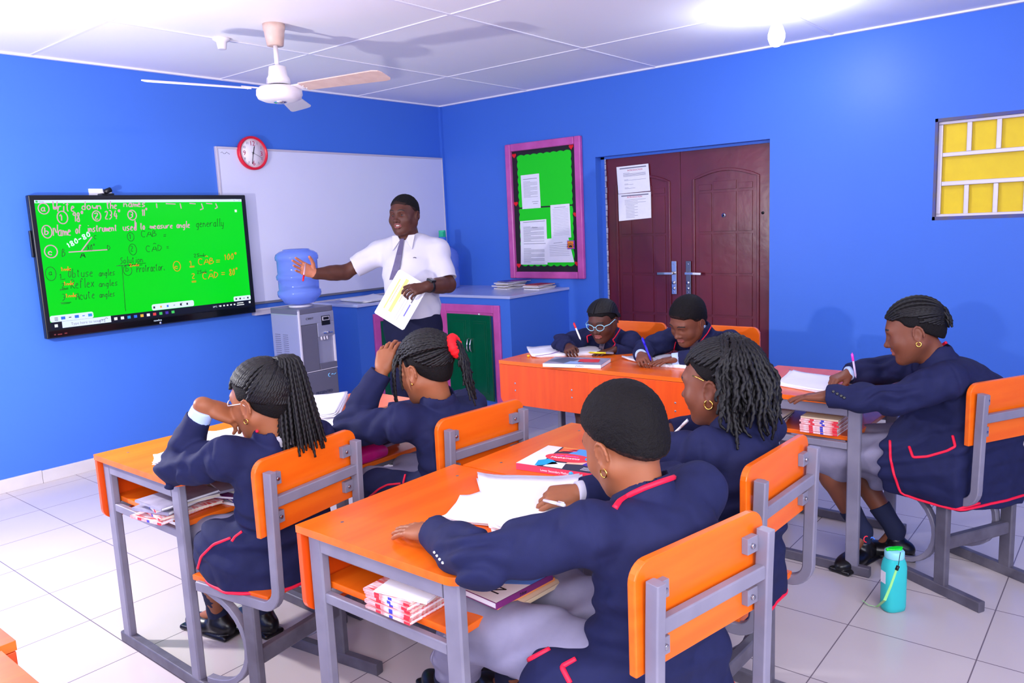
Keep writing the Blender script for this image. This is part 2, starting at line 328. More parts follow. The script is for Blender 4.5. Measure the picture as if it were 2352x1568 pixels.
text('24°C', .016, SP(GX1-.31, GZ0+.018), None, mb=tx, mi=2); text('12:29', .022, SP(GX1-.09, 1.725), None, mb=tx, mi=2); text('^', .02, SP(GX1-.265, GZ0+.016), None, mb=tx, mi=2)
text('newline', .018, frameM((-3.0, -.1065, SZ0+.028), (1, 0, 0), (0, 0, 1)), None, mb=tx, mi=2)
hx = GX0+.31
tx.tube([(hx-.02, -.1035, GZ0+.008), (hx-.018, -.1035, GZ0+.026), (hx+.01, -.1035, GZ0+.028), (hx+.02, -.1035, GZ0+.036), (hx+.03, -.1035, GZ0+.03)], .002, 5, 0); tx.tube([(hx+.01, -.1035, GZ0+.028), (hx+.008, -.1035, GZ0+.008)], .0018, 5, 0); tx.tube([(hx-.018, -.1035, GZ0+.026), (hx-.028, -.1035, GZ0+.012)], .0015, 5, 0)
tx.build('screen_text', [INKG, INK, EW], t)
pl = MB(); pl.box((SX0+.04, -.108, SZ0+.02), (SX0+.05, -.105, SZ0+.028)); pl.box((SX0+.06, -.108, SZ0+.02), (SX0+.085, -.105, SZ0+.026)); pl.box((SX0+.1, -.108, SZ0+.022), (SX0+.115, -.105, SZ0+.028)); pl.cyl((-2.955, -.105, SZ0+.014), (-2.955, -.11, SZ0+.014), .008)
pl.build('ports', CHROME, t)
# handwriting: a small stroke alphabet, x 0..4, y 0..6 (descenders below 0), strokes split by '|'
GL = {'a': '33 13 01 10 30 33|33 30 40', 'b': '06 00|03 23 32 31 20 00', 'c': '32 23 13 02 01 10 30', 'd': '32 13 01 10 30|36 30', 'e': '01.5 32 23 13 01 10 30', 'f': '35 26 15 10|04 24', 'g': '32 13 01 10 30|33 3- 1-', 'h': '06 00|02 23 32 30', 'i': '13 10|14.5 15', 'k': '06 00|33 01.5 30', 'l': '16 10 20', 'm': '03 00|02 13 21 20|21 33 41 40', 'n': '03 00|02 23 31 30', 'o': '13 02 01 10 20 31 32 23 13', 'p': '03 0-|03 23 32 30 00', 'q': '33 13 01 10 30|33 3-', 'r': '03 00|01 13 33', 's': '33 13 02 31 20 00', 't': '15 11 20|04 24', 'u': '03 01 10 30|33 30', 'v': '03 10 33', 'w': '03 10 22 30 43', 'x': '03 30|33 00', 'y': '03 01 10 30|33 3- 1-', 'z': '03 33 00 30',
      'A': '00 26 40|12 32', 'B': '00 06 25 24 03 33 31 00', 'C': '35 16 03 10 30', 'D': '06 00 21 34 06', 'N': '00 06 40 46', 'O': '26 03 10 31 34 26', 'P': '00 06 35 33 02', 'R': '00 06 35 33 02 40', 'S': '35 15 04 32 20 00', 'W': '06 10 24 30 46', '0': '26 03 10 31 34 26', '1': '04 16 10', '2': '05 26 34 00 30', '3': '06 26 33 13|13 32 10 00', '4': '26 02 42|34 30', '5': '36 06 04 33 31 00', '8': '23 04 16 35 23 01 10 30 31 23', '9': '34 14 05 26 35 30', '=': '03 33|01 31', '-': '03 33', '°': '15 06 27 25 15', '^': '17 28 37', '.': '10 11', '_': '00 40'}
def strokes(mb, s, x, z, h, wd=None, r=.0026, mi=0, slant=.12, d=.1035, jit=.12, rot=0):
    wd = wd or h*.13; rr_ = random.Random(sum(map(ord, s)))
    u = h/6; cx = 0; ca, sa = math.cos(rot), math.sin(rot)
    for chh in s:
        if chh == ' ': cx += 3.84*wd; continue
        for strk in GL.get(chh, '').split('|'):
            pts = []
            for tok in strk.split():
                px = float(tok[0]); py = -2. if tok[1] == '-' else float(tok[1:])
                px += rr_.uniform(-jit, jit); py += rr_.uniform(-jit, jit)
                X = cx+px*wd+slant*py*u; Z = py*u
                pts.append(Vector((x+X*ca-Z*sa, -d, z+X*sa+Z*ca)))
            if len(pts) > 2:       # round the corners
                q = [pts[0]]
                for i in range(1, len(pts)-1): q += [pts[i].lerp(pts[i-1], .28), pts[i].lerp(pts[i+1], .28)]
                pts = q+[pts[-1]]
            if len(pts) > 1: mb.tube(pts, r, 5, mi)
        cx += 0 if chh == '^' else (3.0*wd if chh in 'il1' else 4.6*wd)
    return cx
def ring(mb, x, z, rx, rz, r=.003, mi=0): MB().tube([(x+rx*math.cos(a*PI/9), -.1035, z+rz*math.sin(a*PI/9)) for a in range(18)], r, 5, mi, closed=True).build('drawn_circle', WM, sg)
PK, BK, OR = 0, 1, 2
wrt = MB()
WM = [mat('pen_pink', (60, 30, 60), .5, emit=(212, 150, 184), es=.9), mat('pen_black', (5, 20, 8), .5, emit=(6, 44, 16), es=.9), mat('pen_orange', (60, 30, 0), .5, emit=(236, 124, 14), es=.9)]
def at_y(u, v, y=-.103):
    d = CM[0]*(u-1176)/FPX - CM[1]*(v-784)/FPX + CM[2]; q = CAMP+(y-CAMP[1])/d[1]*d; return q[0], q[2]
def cr(cx_, cy_): return at_y(cx_/3.675, 400+cy_/3.675)
def wr_(s, cx_, cy_, h, x1, mi, r=.0026, **k):
    x, z = cr(cx_, cy_); x2 = cr(x1, cy_)[0]; tot = sum(0 if q == '^' else 3.84 if q == ' ' else (3.0 if q in 'il1' else 4.6) for q in s)
    q = MB(); k_ = strokes(q, s, x, z, h, (x2-x)/tot, r, mi, **k); q.build('handwritten_word', WM, sg); return k_
pk = .0032
for (s, cx_, cy_, h, x1) in (('Write', 445, 315, .062, 640), ('down', 690, 298, .05, 865), ('the', 900, 292, .05, 995), ('names', 1045, 275, .045, 1235), ('98°', 615, 400, .058, 715), ('234°', 885, 378, .052, 1030), ('11°', 1200, 350, .045, 1250),
                           ('Name', 450, 520, .066, 610), ('of', 640, 500, .055, 690), ('instrument', 740, 487, .048, 995), ('used', 1040, 475, .05, 1160), ('to', 1185, 467, .05, 1228), ('measure', 1268, 460, .04, 1465), ('angle', 1490, 452, .044, 1610)):
    wr_(s, cx_, cy_, h, x1, PK, pk)
for s, cx_, cy_ in (('1', 505, 390), ('2', 797, 378), ('3', 1095, 368), ('a', 345, 310), ('b', 378, 508), ('c', 408, 680)): wr_(s, cx_, cy_, .04, cx_+45, PK, pk)
for cx_, cy_, a_, b__ in ((527, 365, .030, .038), (815, 352, .026, .032), (1115, 345, .028, .032), (368, 290, .030, .032), (396, 485, .028, .038), (430, 652, .036, .038)): x, z = cr(cx_, cy_); ring(wrt, x, z, a_, b__, pk, PK)
for a_, b__ in (((580, 658), (905, 637)), ((685, 650), (775, 530)), ((1140, 390), (1140, 460)), ((1400, 248), (1480, 252)), ((1520, 246), (1530, 290)), ((1600, 246), (1650, 250)), ((1700, 246), (1715, 290)), ((1715, 290), (1690, 300)), ((1740, 246), (1790, 250)), ((1820, 246), (1835, 280)), ((1835, 280), (1815, 290)), ((1320, 246), (1325, 285))):
    p0, p1 = cr(*a_), cr(*b__); MB().tube([(p0[0], -.1035, p0[1]), (p1[0], -.1035, p1[1])], pk+.0004, 5, PK).build('drawn_line', WM, sg)
for (s, cx_, cy_, h, x1) in (('generally', 1655, 445, .055, 1895), ('C^AB', 1190, 530, .042, 1335), ('=', 1380, 530, .03, 1410), ('C^AD', 1230, 655, .042, 1385), ('=', 1405, 630, .03, 1430), ('Solution', 1015, 755, .044, 1215), ('Protractor.', 1155, 828, .055, 1405), ('Obtuse', 575, 875, .055, 795), ('angles', 835, 860, .042, 975), ('Reflex', 600, 965, .06, 805), ('angles', 835, 950, .042, 1000), ('Acute', 640, 1060, .056, 810), ('angles', 840, 1040, .04, 975),
                           ('B', 525, 695, .05, 560), ('80°', 735, 650, .04, 810), ('C', 790, 545, .022, 825), ('D', 905, 645, .035, 945), ('A', 678, 705, .035, 725), ('1', 505, 880, .03, 530), ('2', 520, 960, .03, 555), ('3', 525, 1065, .038, 565), ('a', 410, 850, .034, 445), ('b', 1062, 820, .04, 1095), ('25mk', 1635, 700, .022, 1745), ('25mk', 1662, 840, .022, 1755), ('1', 1092, 545, .032, 1115), ('2', 1102, 650, .036, 1130)):
    wr_(s, cx_, cy_, h, x1, BK, .0018 if s != 'A' else .003)
for cx_, cy_, a_, b__ in ((1103, 528, .022, .028), (1120, 635, .025, .036), (428, 840, .030, .042), (1077, 810, .028, .034)): x, z = cr(cx_, cy_); ring(wrt, x, z, a_, b__, .0018, BK)
for a_, b__ in (((980, 775), (1230, 750)), ((1030, 770), (1060, 1155)), ((1000, 770), (1200, 765)), ((505, 890), (550, 885)), ((505, 972), (575, 960)), ((505, 980), (575, 968)), ((510, 1085), (600, 1080)), ((515, 1095), (590, 1088))):
    p0, p1 = cr(*a_), cr(*b__); MB().tube([(p0[0], -.1035, p0[1]), (p1[0], -.1035, p1[1])], .0017, 5, BK).build('drawn_line', WM, sg)
for (s, cx_, cy_, h, x1) in (('C^AB', 1672, 765, .045, 1820), ('=', 1825, 750, .04, 1870), ('100°', 1895, 725, .045, 2010), ('C^AD', 1708, 885, .045, 1860), ('=', 1870, 855, .04, 1910), ('80°', 1935, 855, .048, 2015), ('1', 1600, 770, .034, 1635), ('2', 1618, 880, .036, 1655), ('1mk', 515, 818, .026, 610), ('1mk', 540, 940, .026, 635), ('1mk', 555, 1042, .026, 660), ('2mk', 1090, 780, .018, 1185), ('c', 1475, 795, .03, 1510)):
    wr_(s, cx_, cy_, h, x1, OR, .0024)
x, z = cr(1493, 776); ring(wrt, x, z, .026, .034, .0022, OR)
for a_, b__ in (((1600, 778), (1640, 775)), ((1602, 786), (1640, 783)), ((1618, 903), (1655, 900)), ((1620, 912), (1655, 909))):
    p0, p1 = cr(*a_), cr(*b__); MB().tube([(p0[0], -.1035, p0[1]), (p1[0], -.1035, p1[1])], .0022, 5, OR).build('drawn_line', WM, sg)
wn = MB()
x, z = cr(580, 620); strokes(wn, '180-80', x, z, .03, .0062, .0034, 0, rot=.45)
pass
wn.build('white_note', EW, sg)
wc = empty('webcam', (-3.2, -.06, SZ1), 0, 'small black camera clipped on top of the green display', 'camera')
MB().box((-.03, -.02, 0), (.05, .04, .012)).build('clip', BLACK, wc, .003); MB().cyl((-.01, -.02, .02), (.03, -.02, .036), .016).build('lens_barrel', BLACK, wc)
tag(MB().box((-3.275, -.012, SZ1-.03), (-3.19, -.001, SZ1+.045)).box((-3.19, -.012, SZ1-.03), (-3.135, -.001, SZ1+.025)).build('paper_scrap', PAPER), 'torn white paper stuck on blue wall above the display', 'paper')
# ------------------------------------------------------------------ fan, lamps
t = empty('ceiling_fan', (-2.849, -1.525, 2.6), 0, 'three bladed white ceiling fan with scuffed beige canopy', 'fan')
FW = mat('fan_enamel', (232, 224, 228), .35); FB = mat('aged_beige_plastic', (214, 184, 170), .45, noise=(20, .5, (196, 160, 146)))
MB().lathe([(.030, -.112), (.044, -.112), (.052, -.06), (.054, -.04), (.058, -.03), (.060, 0)], n=28).build('canopy', FB, t)
MB().cyl((0, 0, -.11), (0, 0, -.25), .0125).build('down_rod', FW, t)
MB().lathe([(.02, -.215), (.045, -.222), (.052, -.27), (.062, -.285), (.066, -.315), (.055, -.318)], n=32).build('motor_cover', FW, t)
MB().lathe([(.05, -.312), (.058, -.312), (.058, -.33), (.05, -.33)], n=24).build('motor_gap', BLACK, t)
mh = MB(); mh.lathe([(.05, -.322), (.105, -.33), (.122, -.345), (.124, -.372), (.115, -.392), (.085, -.405), (.05, -.408), (.03, -.408)], n=40); mh.build('motor_housing', FW, t)
MB().lathe([(.034, -.405), (.034, -.412), (.02, -.418), (.001, -.418)], n=20).build('hub_cap', CHROME, t)
for a in (167, -76, 44):
    M = Matrix.Rotation(R(a), 4, 'Z') @ Matrix.Translation((0, 0, -.345))
    tw = Matrix.Rotation(R(-13), 4, 'X')
    q = MB(); q.prism([(.17, -.05), (.66, -.066), (.69, -.055), (.70, -.03), (.70, .045), (.69, .06), (.66, .066), (.17, .045)], -.003, .003, M=M @ tw); bl = q.build('blade', FB if a == -76 else FW, t, .001)
    q = MB(); q.sq([(.09, 0, .004), (.2, 0, .006)], .055, .006, M=M @ tw)
    for yy in (-.015, .015): q.cyl((.18, yy, .005), (.18, yy, -.006), .004, M=M @ tw)
    q.build('blade_arm', FW, t)
def socket(x, y, on, label):
    t = empty('lamp_socket' if not on else 'light_bulb_fitting', (x, y, 2.6), 0, label, 'lamp holder' if not on else 'lamp')
    MB().lathe([(.05, 0), (.048, -.012), (.03, -.022), (.024, -.06), (.016, -.06)], n=24).build('holder', FW, t)
    if on:
        MB().lathe([(.018, -.06), (.02, -.085), (.035, -.115), (.046, -.15), (.046, -.17), (.035, -.2), (.015, -.215), (.001, -.217)], n=24).build('bulb', mat('bulb_glow', (250, 250, 255), .3, emit=(225, 232, 255), es=30), t)
socket(-2.895, -1.076, False, 'empty white lamp holder on the ceiling beside the fan canopy')
socket(-1.018, -3.605, True, 'glowing white bulb hanging from a white holder near the door wall')
bl_ = lamp('bulb_lamp', 'POINT', (-1.018, -3.605, 2.43), 80, (.80, .86, 1), .055)
# ------------------------------------------------------------------ counter with cupboards
CTM = mat('counter_tile', (176, 182, 222), .18, noise=(4, .4, (160, 168, 214)))
t = empty('corner_counter', (-.8, -.6, 0), 0, 'blue painted L shaped built-in counter with pink framed cupboards in the corner', 'counter')
def L(par): return tuple(-q for q in par.location)
q = MB(); q.box((-1.65, -.585, 0), (-.80, -.0, .89)); q.box((-.80, -1.41, 0), (-.0, -.0, .89))
q.build('counter_body', BLUE, t, loc=(.8, .6, 0))
q = MB(); q.prism([(-1.665, 0), (-1.665, -.61), (-.815, -.61), (-.815, -1.425), (0, -1.425), (0, 0)], .89, .912); q.build('countertop', CTM, t, .003, loc=(.8, .6, 0))
q = MB()
for a, b__ in (((-.818, -1.31, .03), (-.798, -1.245, .835)), ((-.818, -.72, .03), (-.798, -.655, .835)), ((-.818, -1.245, .77), (-.798, -.72, .835)), ((-.812, -1.262, .06), (-.80, -1.235, .79)), ((-.812, -.735, .06), (-.80, -.71, .79)), ((-.811, -1.234, .745), (-.80, -.736, .785))): q.box(a, b__)
q.build('cupboard_frame', PINKF, t, .005, loc=(.8, .6, 0))
q = MB()
for a, b__ in (((-1.50, -.603, .03), (-1.435, -.583, .82)), ((-.90, -.603, .03), (-.84, -.583, .82)), ((-1.435, -.603, .755), (-.90, -.583, .82))): q.box(a, b__)
q.build('cupboard_frame', PINKF, t, .005, loc=(.8, .6, 0))
def cdoor(pts, name='cupboard_door'):
    (x0, y0), (x1, y1) = pts; d = Vector((x1-x0, y1-y0, 0)); l = d.length; M = frameM((x0+.8, y0+.6, .06), d, (0, 0, 1))
    q = MB(); q.box((0, 0, 0), (l, .69, .016), M=M); q.box((.05, .05, .016), (l-.05, .64, .021), M=M); q.box((.066, .066, .018), (l-.066, .624, .027), M=M)
    o = q.build(name, GREEN, t, .003)
    xh = .032 if pts[2:] else l-.032; return o, M, l
q = MB()
def door_(x0, y0, x1, y1, hs):
    d = Vector((x1-x0, y1-y0, 0)); l = d.length; M = frameM((x0+.8, y0+.6, .055), d, (0, 0, 1))
    q = MB(); q.box((0, 0, 0), (l, .70, .016), M=M); q.box((.045, .05, .016), (l-.045, .65, .020), M=M); q.box((.06, .066, .018), (l-.06, .634, .026), M=M)
    o = q.build('cupboard_door', GREEN, t, .003); xh = l-.022 if hs > 0 else .022
    h = MB(); h.tube([M @ Vector((xh, .50, .016)), M @ Vector((xh, .49, .034)), M @ Vector((xh+.003, .46, .046)), M @ Vector((xh, .42, .046)), M @ Vector((xh, .395, .034)), M @ Vector((xh, .385, .016))], [.004, .004, .007, .009, .005, .004], 8); h.build('handle', CHROME, o)
door_(-.806, -.735, -.80, -.99, 1); door_(-.80, -.99, -.835, -1.24, -1)
door_(-1.435, -.592, -1.17, -.592, 1); door_(-1.17, -.592, -.9, -.592, -1)
MB().box((-.822, -1.105, .70), (-.815, -1.09, .765)).build('door_catch', WHITE, t, loc=(.8, .6, 0))
# ------------------------------------------------------------------ water dispenser and bottles
SV = mat('silver_plastic', (158, 158, 180), .3, metal=.35); SVD = mat('dark_silver_plastic', (108, 106, 124), .35, metal=.3); SVL = mat('pale_silver', (196, 190, 206), .3)
t = empty('water_dispenser', (-2.187, -.63, 0), 0, 'silver floor standing water dispenser left of the blue counter', 'water dispenser')
D0 = (2.187, .63, 0)
q = MB(); q.box((-2.335, -.785, .02), (-2.04, -.464, .925)); q.box((-2.32, -.75, 0), (-2.06, -.5, .03)); q.build('cabinet', SV, t, .01, loc=D0)
MB().prism(rrect(-2.337, -.80, -2.038, -.462, .02), .92, .958).lathe([(.085, .958), (.08, .972), (.06, .974)], c=(-2.187, -.625, 0), n=30, m=1).build('top_cover', [SVD, SVL], t, .004, loc=D0)
q = MB(); q.box((-2.335, -.80, .845), (-2.04, -.78, .92)); q.box((-2.187, -.80, .745), (-2.04, -.78, .846)); q.build('console', SV, t, .004, loc=D0)
MB().box((-2.325, -.798, .515), (-2.19, -.78, .842)).build('front_panel', SVD, t, .004, loc=D0)
MB().box((-2.188, -.784, .56), (-2.045, -.78, .745)).box((-2.188, -.80, .515), (-2.04, -.78, .556), 1).box((-2.052, -.80, .55), (-2.04, -.78, .75)).build('dispensing_recess', [SVL, SVD], t, .003, loc=D0)
MB().box((-2.335, -.802, .508), (-2.04, -.78, .514)).box((-2.339, -.802, .06), (-2.326, -.79, .945)).build('trim_strip', SVL, t, .002, loc=D0)
dd = MB().box((-2.33, -.80, .05), (-2.042, -.78, .505)).build('lower_door', SVD, t, .006, loc=D0)
q = MB(); FR = lambda x, z: frameM((x+2.187, -.8012+.63, z), (1, 0, 0), (0, 0, 1))
NAVY = mat('navy_print', (30, 42, 84), .5)
FD = lambda x, z: frameM((x, -.8012, z), (1, 0, 0), (0, 0, 1)); text('PRESENTED', .028, FD(-2.245, .343), NAVY, 'printed_word', dd); text('BY THE', .028, FD(-2.205, .303), NAVY, 'printed_word', dd)
q = MB(); q.tube([(-2.115+.012*math.cos(a*.5), -.8015, .465+.012*math.sin(a*.5)) for a in range(3, 11)], .003, 6, 0); q.tube([(-2.100+.008*a, -.8015, .466+.004*math.sin(a*1.6)) for a in range(6)], .003, 6); q.build('blue_mark', mat('light_blue_print', (120, 190, 240), .4), dd)
q = MB(); text('CWAY', .021, FR(-2.280, .878), None, mb=q); q.build('printed_name', INK, t)
q = MB(); q.box((-2.15, -.804, .825), (-2.078, -.798, .892)); q.box((-2.145, -.806, .858), (-2.083, -.803, .887), 1); q.box((-2.138, -.808, .863), (-2.09, -.805, .882)); q.build('display_window', [BLACK, SVL], t, .002, loc=D0)
q = MB(); q.cyl((-2.113, -.80, .775), (-2.113, -.825, .775), .008); q.box((-2.15, -.815, .766), (-2.07, -.80, .774)); q.build('control_bar', CHROME, t, .001, loc=D0)
for x in (-2.158, -2.134, -2.110): MB().cyl((x, -.792, .75), (x, -.80, .722), .007).build('tap', SVL, t, loc=D0)
for y0, y1 in ((-.565, -.505), (-.655, -.60)):
    q = MB()
    for k in range(13): z = .775-.0145*k; q.box((-2.338, y0, z-.003), (-2.334, y1, z))
    q.build('vent', SVD, t, loc=D0)
JP = [(.022, -.02), (.026, .0), (.075, .006), (.105, .012), (.120, .035), (.126, .04), (.148, .062), (.152, .08), (.150, .10), (.140, .108), (.141, .175), (.150, .182), (.152, .205), (.146, .214), (.140, .222), (.141, .312), (.149, .318), (.150, .338), (.143, .358), (.118, .376), (.095, .382), (.090, .39), (.075, .392), (.06, .38), (.001, .38)]
j = MB().lathe(JP, n=48).build('water_bottle', GLASSB, loc=(-2.187, -.625, .974)); tag(j, 'upturned blue water bottle on top of the silver dispenser', 'water bottle')
t = empty('water_bottle', (-.31, -.24, .912), 0, 'blue water bottle with green pump cap on the counter behind the teacher', 'water bottle')
MB().lathe([(.12, 0), (.138, .01), (.14, .15), (.134, .16), (.134, .19), (.14, .2), (.14, .3), (.125, .34), (.06, .39), (.036, .41), (.034, .44)], n=40).build('bottle_body', GLASSB, t)
MB().cyl((0, 0, .43), (0, 0, .47), .036, n=24).cyl((0, 0, .465), (0, 0, .53), .034, .032, n=24, m=1).box((-.045, -.05, .475), (-.025, -.02, .515), 1).build('pump_cap', [BLUE, mat('green_pump', (40, 190, 140), .3)], t, .003)
# ------------------------------------------------------------------ books and papers
def notebook(loc, rz, w, d, th, cov, pg=None, label=None, group=None, cat='notebook', name='notebook', curl=0, spine=None, tilt=(0, 0), marks=None, mx=10):
    """paperback lying flat; local x width, y depth, spine along -y edge"""
    t = empty(name, loc, rz, label, cat, group); t.rotation_euler = (tilt[0], tilt[1], rz)
    r_ = random.Random(int(abs(loc[0]*991+loc[1]*313+loc[2]*7777)))
    n = mx; a = r_.uniform(.3, 1)*curl
    def hz(x, y): return a*(max(0, x/w-.1)**2*.6+.25*math.sin(5*y/d+r_x))*1.0
    r_x = r_.uniform(0, 3)
    for nm_, z0, z1, ins, m in (('pages', .0012, th-.0012, .002, pg or PAPER), ('cover', None, None, 0, cov)):
        q = MB()
        def slab(z0, z1, i_, mi=0):
            v = []; f = []
            for k, zz in enumerate((z0, z1)):
                for i in range(n+1):
                    for jj in range(n+1):
                        x = -w/2+i_+(w-2*i_)*i/n; y = -d/2+(0 if i_ == 0 else .0015)+(d-i_)*jj/n*(1 if i_ == 0 else .985); v.append((x, y, zz+max(0, hz(x+w/2, y))*(.35+.65*(zz/th)) if curl else zz))
            N = (n+1)**2; I = lambda k, i, jj: k*N+i*(n+1)+jj
            for i in range(n):
                for jj in range(n): f += [(I(0, i, jj), I(0, i, jj+1), I(0, i+1, jj+1), I(0, i+1, jj)), (I(1, i, jj), I(1, i+1, jj), I(1, i+1, jj+1), I(1, i, jj+1))]
                f += [(I(0, i, 0), I(0, i+1, 0), I(1, i+1, 0), I(1, i, 0)), (I(0, i, n), I(1, i, n), I(1, i+1, n), I(0, i+1, n)), (I(0, 0, i), I(1, 0, i), I(1, 0, i+1), I(0, 0, i+1)), (I(0, n, i), I(0, n, i+1), I(1, n, i+1), I(1, n, i))]
            q.add(v, f, mi)
        if nm_ == 'pages': slab(z0, z1, ins)
        else: slab(0, .0012, 0); slab(th-.0012, th, 0); q.box((-w/2, -d/2-.0008, 0), (w/2, -d/2+.0008, th), 1 if spine else 0)
        if nm_ == 'cover' and marks:
            for (x0, x1, mi) in marks: q.box((w*(x0-.5), -d/2-.0014, .0004), (w*(x1-.5), -d/2-.0006, th-.0004), mi)
        q.build(nm_, ([m, spine or m]+list(MK)) if nm_ == 'cover' else m, t)
    return t
MK = [mat('red_print_bright', (222, 40, 60), .5), mat('blue_print_bright', (60, 62, 190), .5), mat('pale_print', (236, 226, 232), .6)]
COVR = mat('cover_red_white', (224, 60, 60), .5, noise=(22, 1, (238, 224, 228), (1, 6, 1))); COVW = mat('cover_white', (230, 222, 232), .5, noise=(18, .6, (206, 196, 212)))
COVG = mat('cover_grey', (160, 156, 178), .5, noise=(15, .7, (120, 116, 140))); COVB = mat('cover_blue', (70, 66, 170), .4, noise=(10, .6, (40, 40, 110)))
COVP = mat('cover_purple', (120, 40, 110), .45); COVD = mat('cover_dark', (44, 40, 60), .5); COVC = mat('cover_cream', (226, 200, 170), .5)
MKS = [(.25, .36, 2), (.55, .63, 3), (.88, 1., 2)]
def stack(base, spec, label, group, w=.165, d=.205):
    z = base[2]
    for i, (dx, dy, rz, th, cov, cu, mk) in enumerate(spec):
        lab = label[i] if isinstance(label, (list, tuple)) else label
        notebook((base[0]+dx, base[1]+dy, z), rz, w, d, th, cov, PAPERC if i % 2 else PAPER, lab, group, curl=cu, marks=mk)
        z += th+cu*.35+.0004
# ------------------------------------------------------------------ desks and chairs
def make_desk(label, group):
    t = empty('school_desk', (0, 0, 0), 0, label, 'desk', group)
    q = MB(); q.prism(rrect(-.302, -.292, .302, .290, .045, corners=(1, 1, 0, 0)), .702, .722)
    for x in (-.22, .22):
        for y in (-.2, .2): q.cyl((x, y, .7215), (x, y, .7223), .005, m=1)
    q.build('desktop', [ORANGE, GREYD], t, .002)
    q = MB(); q.prism(rrect(-.30, .478, .30, .70, .04, corners=(1, 1, 0, 0)), .272, .290, 'y')
    for x in (-.19, .19):
        for z in (.56, .60): q.cyl((x, .290, z), (x, .2925, z), .005, m=1)
    q.build('modesty_panel', [ORANGEV, STEEL], t, .002)
    q = MB(); q.box((-.255, -.235, .548), (.255, .255, .566)); q.build('book_shelf', ORANGE, t, .002)
    for s in (-1, 1):
        x = s*.272
        for y in (-.248, .238): MB().sq([(x, y, .035), (x, y, .702)], .028, .050, up=(0, 1, 0)).build('leg', GREY, t, .001)
        MB().sq([(x, -.222, .678), (x, .212, .678)], .028, .046).build('top_rail', GREY, t, .001)
        MB().sq([(x, -.318, .02), (x, .285, .02)], .032, .04).build('foot_rail', GREYD, t, .001)
        MB().sq([(x, -.222, .532), (x, .212, .532)], .02, .028).build('shelf_rail', GREY, t, .001)
    for y in (-.20, .225): MB().sq([(-.26, y, .535), (.26, y, .535)], .02, .026).build('cross_rail', GREY, t)
    MB().sq([(-.258, .245, .66), (.258, .245, .66)], .02, .03).build('front_rail', GREY, t)
    return t
def make_chair(label, group):
    t = empty('school_chair', (0, 0, 0), 0, label, 'chair', group)
    q = MB(); q.prism(rrect(-.208, .612, .208, .838, .042, corners=(0, 0, 1, 1)), .022, .041, 'y'); q.build('backrest', ORANGE, t, .003)
    q = MB(); q.box((-.178, .055, .398), (.178, .40, .416)); q.build('seat', ORANGE, t, .003)
    for s in (-1, 1):
        x = s*.178; pts = [(x, -.004, .805), (x, .0, .7), (x, .006, .47)]
        pts += [(x, .066-.06*math.cos(a), .45-.06*math.sin(a)) for a in [i*PI/2/7 for i in range(8)]]
        pts += [(x, .2, .388), (x, .37, .388)]
        MB().sq(pts, .026, .032, up=(0, .7, .7)).build('upright', GREY, t, .001)
        MB().sq([(x, .135, .036), (x, .135, .375)], .028, .05, up=(0, 1, 0)).build('post', GREYD, t, .001)
        MB().sq([(x, -.035, .02), (x, .40, .02)], .032, .042).build('foot_rail', GREYD, t, .001)
        c = [(x*.93, .345-.0*i, .375) for i in range(1)]
        c += [(x*.93, .345-.17*math.sin(a), .215+.15*math.cos(a)) for a in [i*PI/14 for i in range(1, 14)]]+[(x*.93, .345, .062), (x*.93, .38, .06)]
        MB().sq(c, .02, .026, up=(1, 0, 0)).build('curved_brace', GREY, t)
        for z in (.775, .66):
            MB().box((x-s*.013-(s > 0)*.037, .006, z-.018), (x-s*.013+(s < 0)*.037, .022, z+.018)).cyl((x-s*.035, .007, z), (x-s*.035, .0, z), .006, m=1).build('bracket', [GREY, STEEL], t, .001)
    MB().sq([(-.166, .0, .712), (.166, .0, .712)], .022, .032).build('back_rail', GREY, t, .001)
    MB().sq([(-.165, .135, .20), (.165, .135, .20)], .03, .05).build('stretcher', GREYD, t, .001)
    return t
DG, CG = 'orange school desks', 'orange school chairs'
desk0 = make_desk('orange desk by the left wall in front of the girl with long twisted ponytail', DG); desk0.location = (-4.085, -2.695, 0)
for x, y, rz, lab in ((-3.475, -2.725, 0, 'orange desk in front of the girl with the red hair band'),
                      (-4.09, -3.905, 0, 'nearest orange desk, with white papers, before the short haired boy seen from behind'),
                      (-3.478, -3.935, 0, 'orange desk carrying the colourful mathematics book, joined to the nearest one'),
                      (-1.955, -2.805, PI/2, 'orange desk near the counter where the girl in light blue glasses writes'),
                      (-1.962, -3.405, PI/2, 'orange desk in front of the boy writing with a blue pen by the door'),
                      (-2.065, -4.185, R(-1), 'orange desk at right before the girl in profile writing with a pink pen'),
                      (-5.358, -3.362, PI, 'orange desk at the lower left frame edge, the farther of the two cut off'),
                      (-5.389, -3.962, 0, 'orange desk cut off at the lower left corner, nearest the camera')):
    dup(desk0, (x, y, 0), rz, lab, DG)
chair0 = make_chair('orange chair at the left of the girl with the long ponytail', CG)
chair0.location = (-4.14, -3.37, 0); chair0.rotation_euler = (0, 0, R(8)); chair0['label'] = 'orange chair of the girl with long twisted ponytail, leftmost chair'
for x, y, rz, lab in ((-3.54, -3.545, -5, 'orange chair behind the girl with the red hair band'),
                      (-3.50, -4.578, -2, 'orange chair of the girl with shoulder length twists at centre right'),
                      (-4.14, -4.66, -11.5, 'nearest orange chair with pale scuffed steel back, used by the short haired boy'),
                      (-2.245, -4.955, -29, 'orange chair at the right edge under the girl in profile'),
                      (-1.27, -2.84, 90, 'orange chair behind the girl in light blue glasses'),
                      (-1.27, -3.42, 90, 'orange chair behind the boy with the blue pen, hardly showing')):
    dup(chair0, (x, y, 0), R(rz), lab, CG)
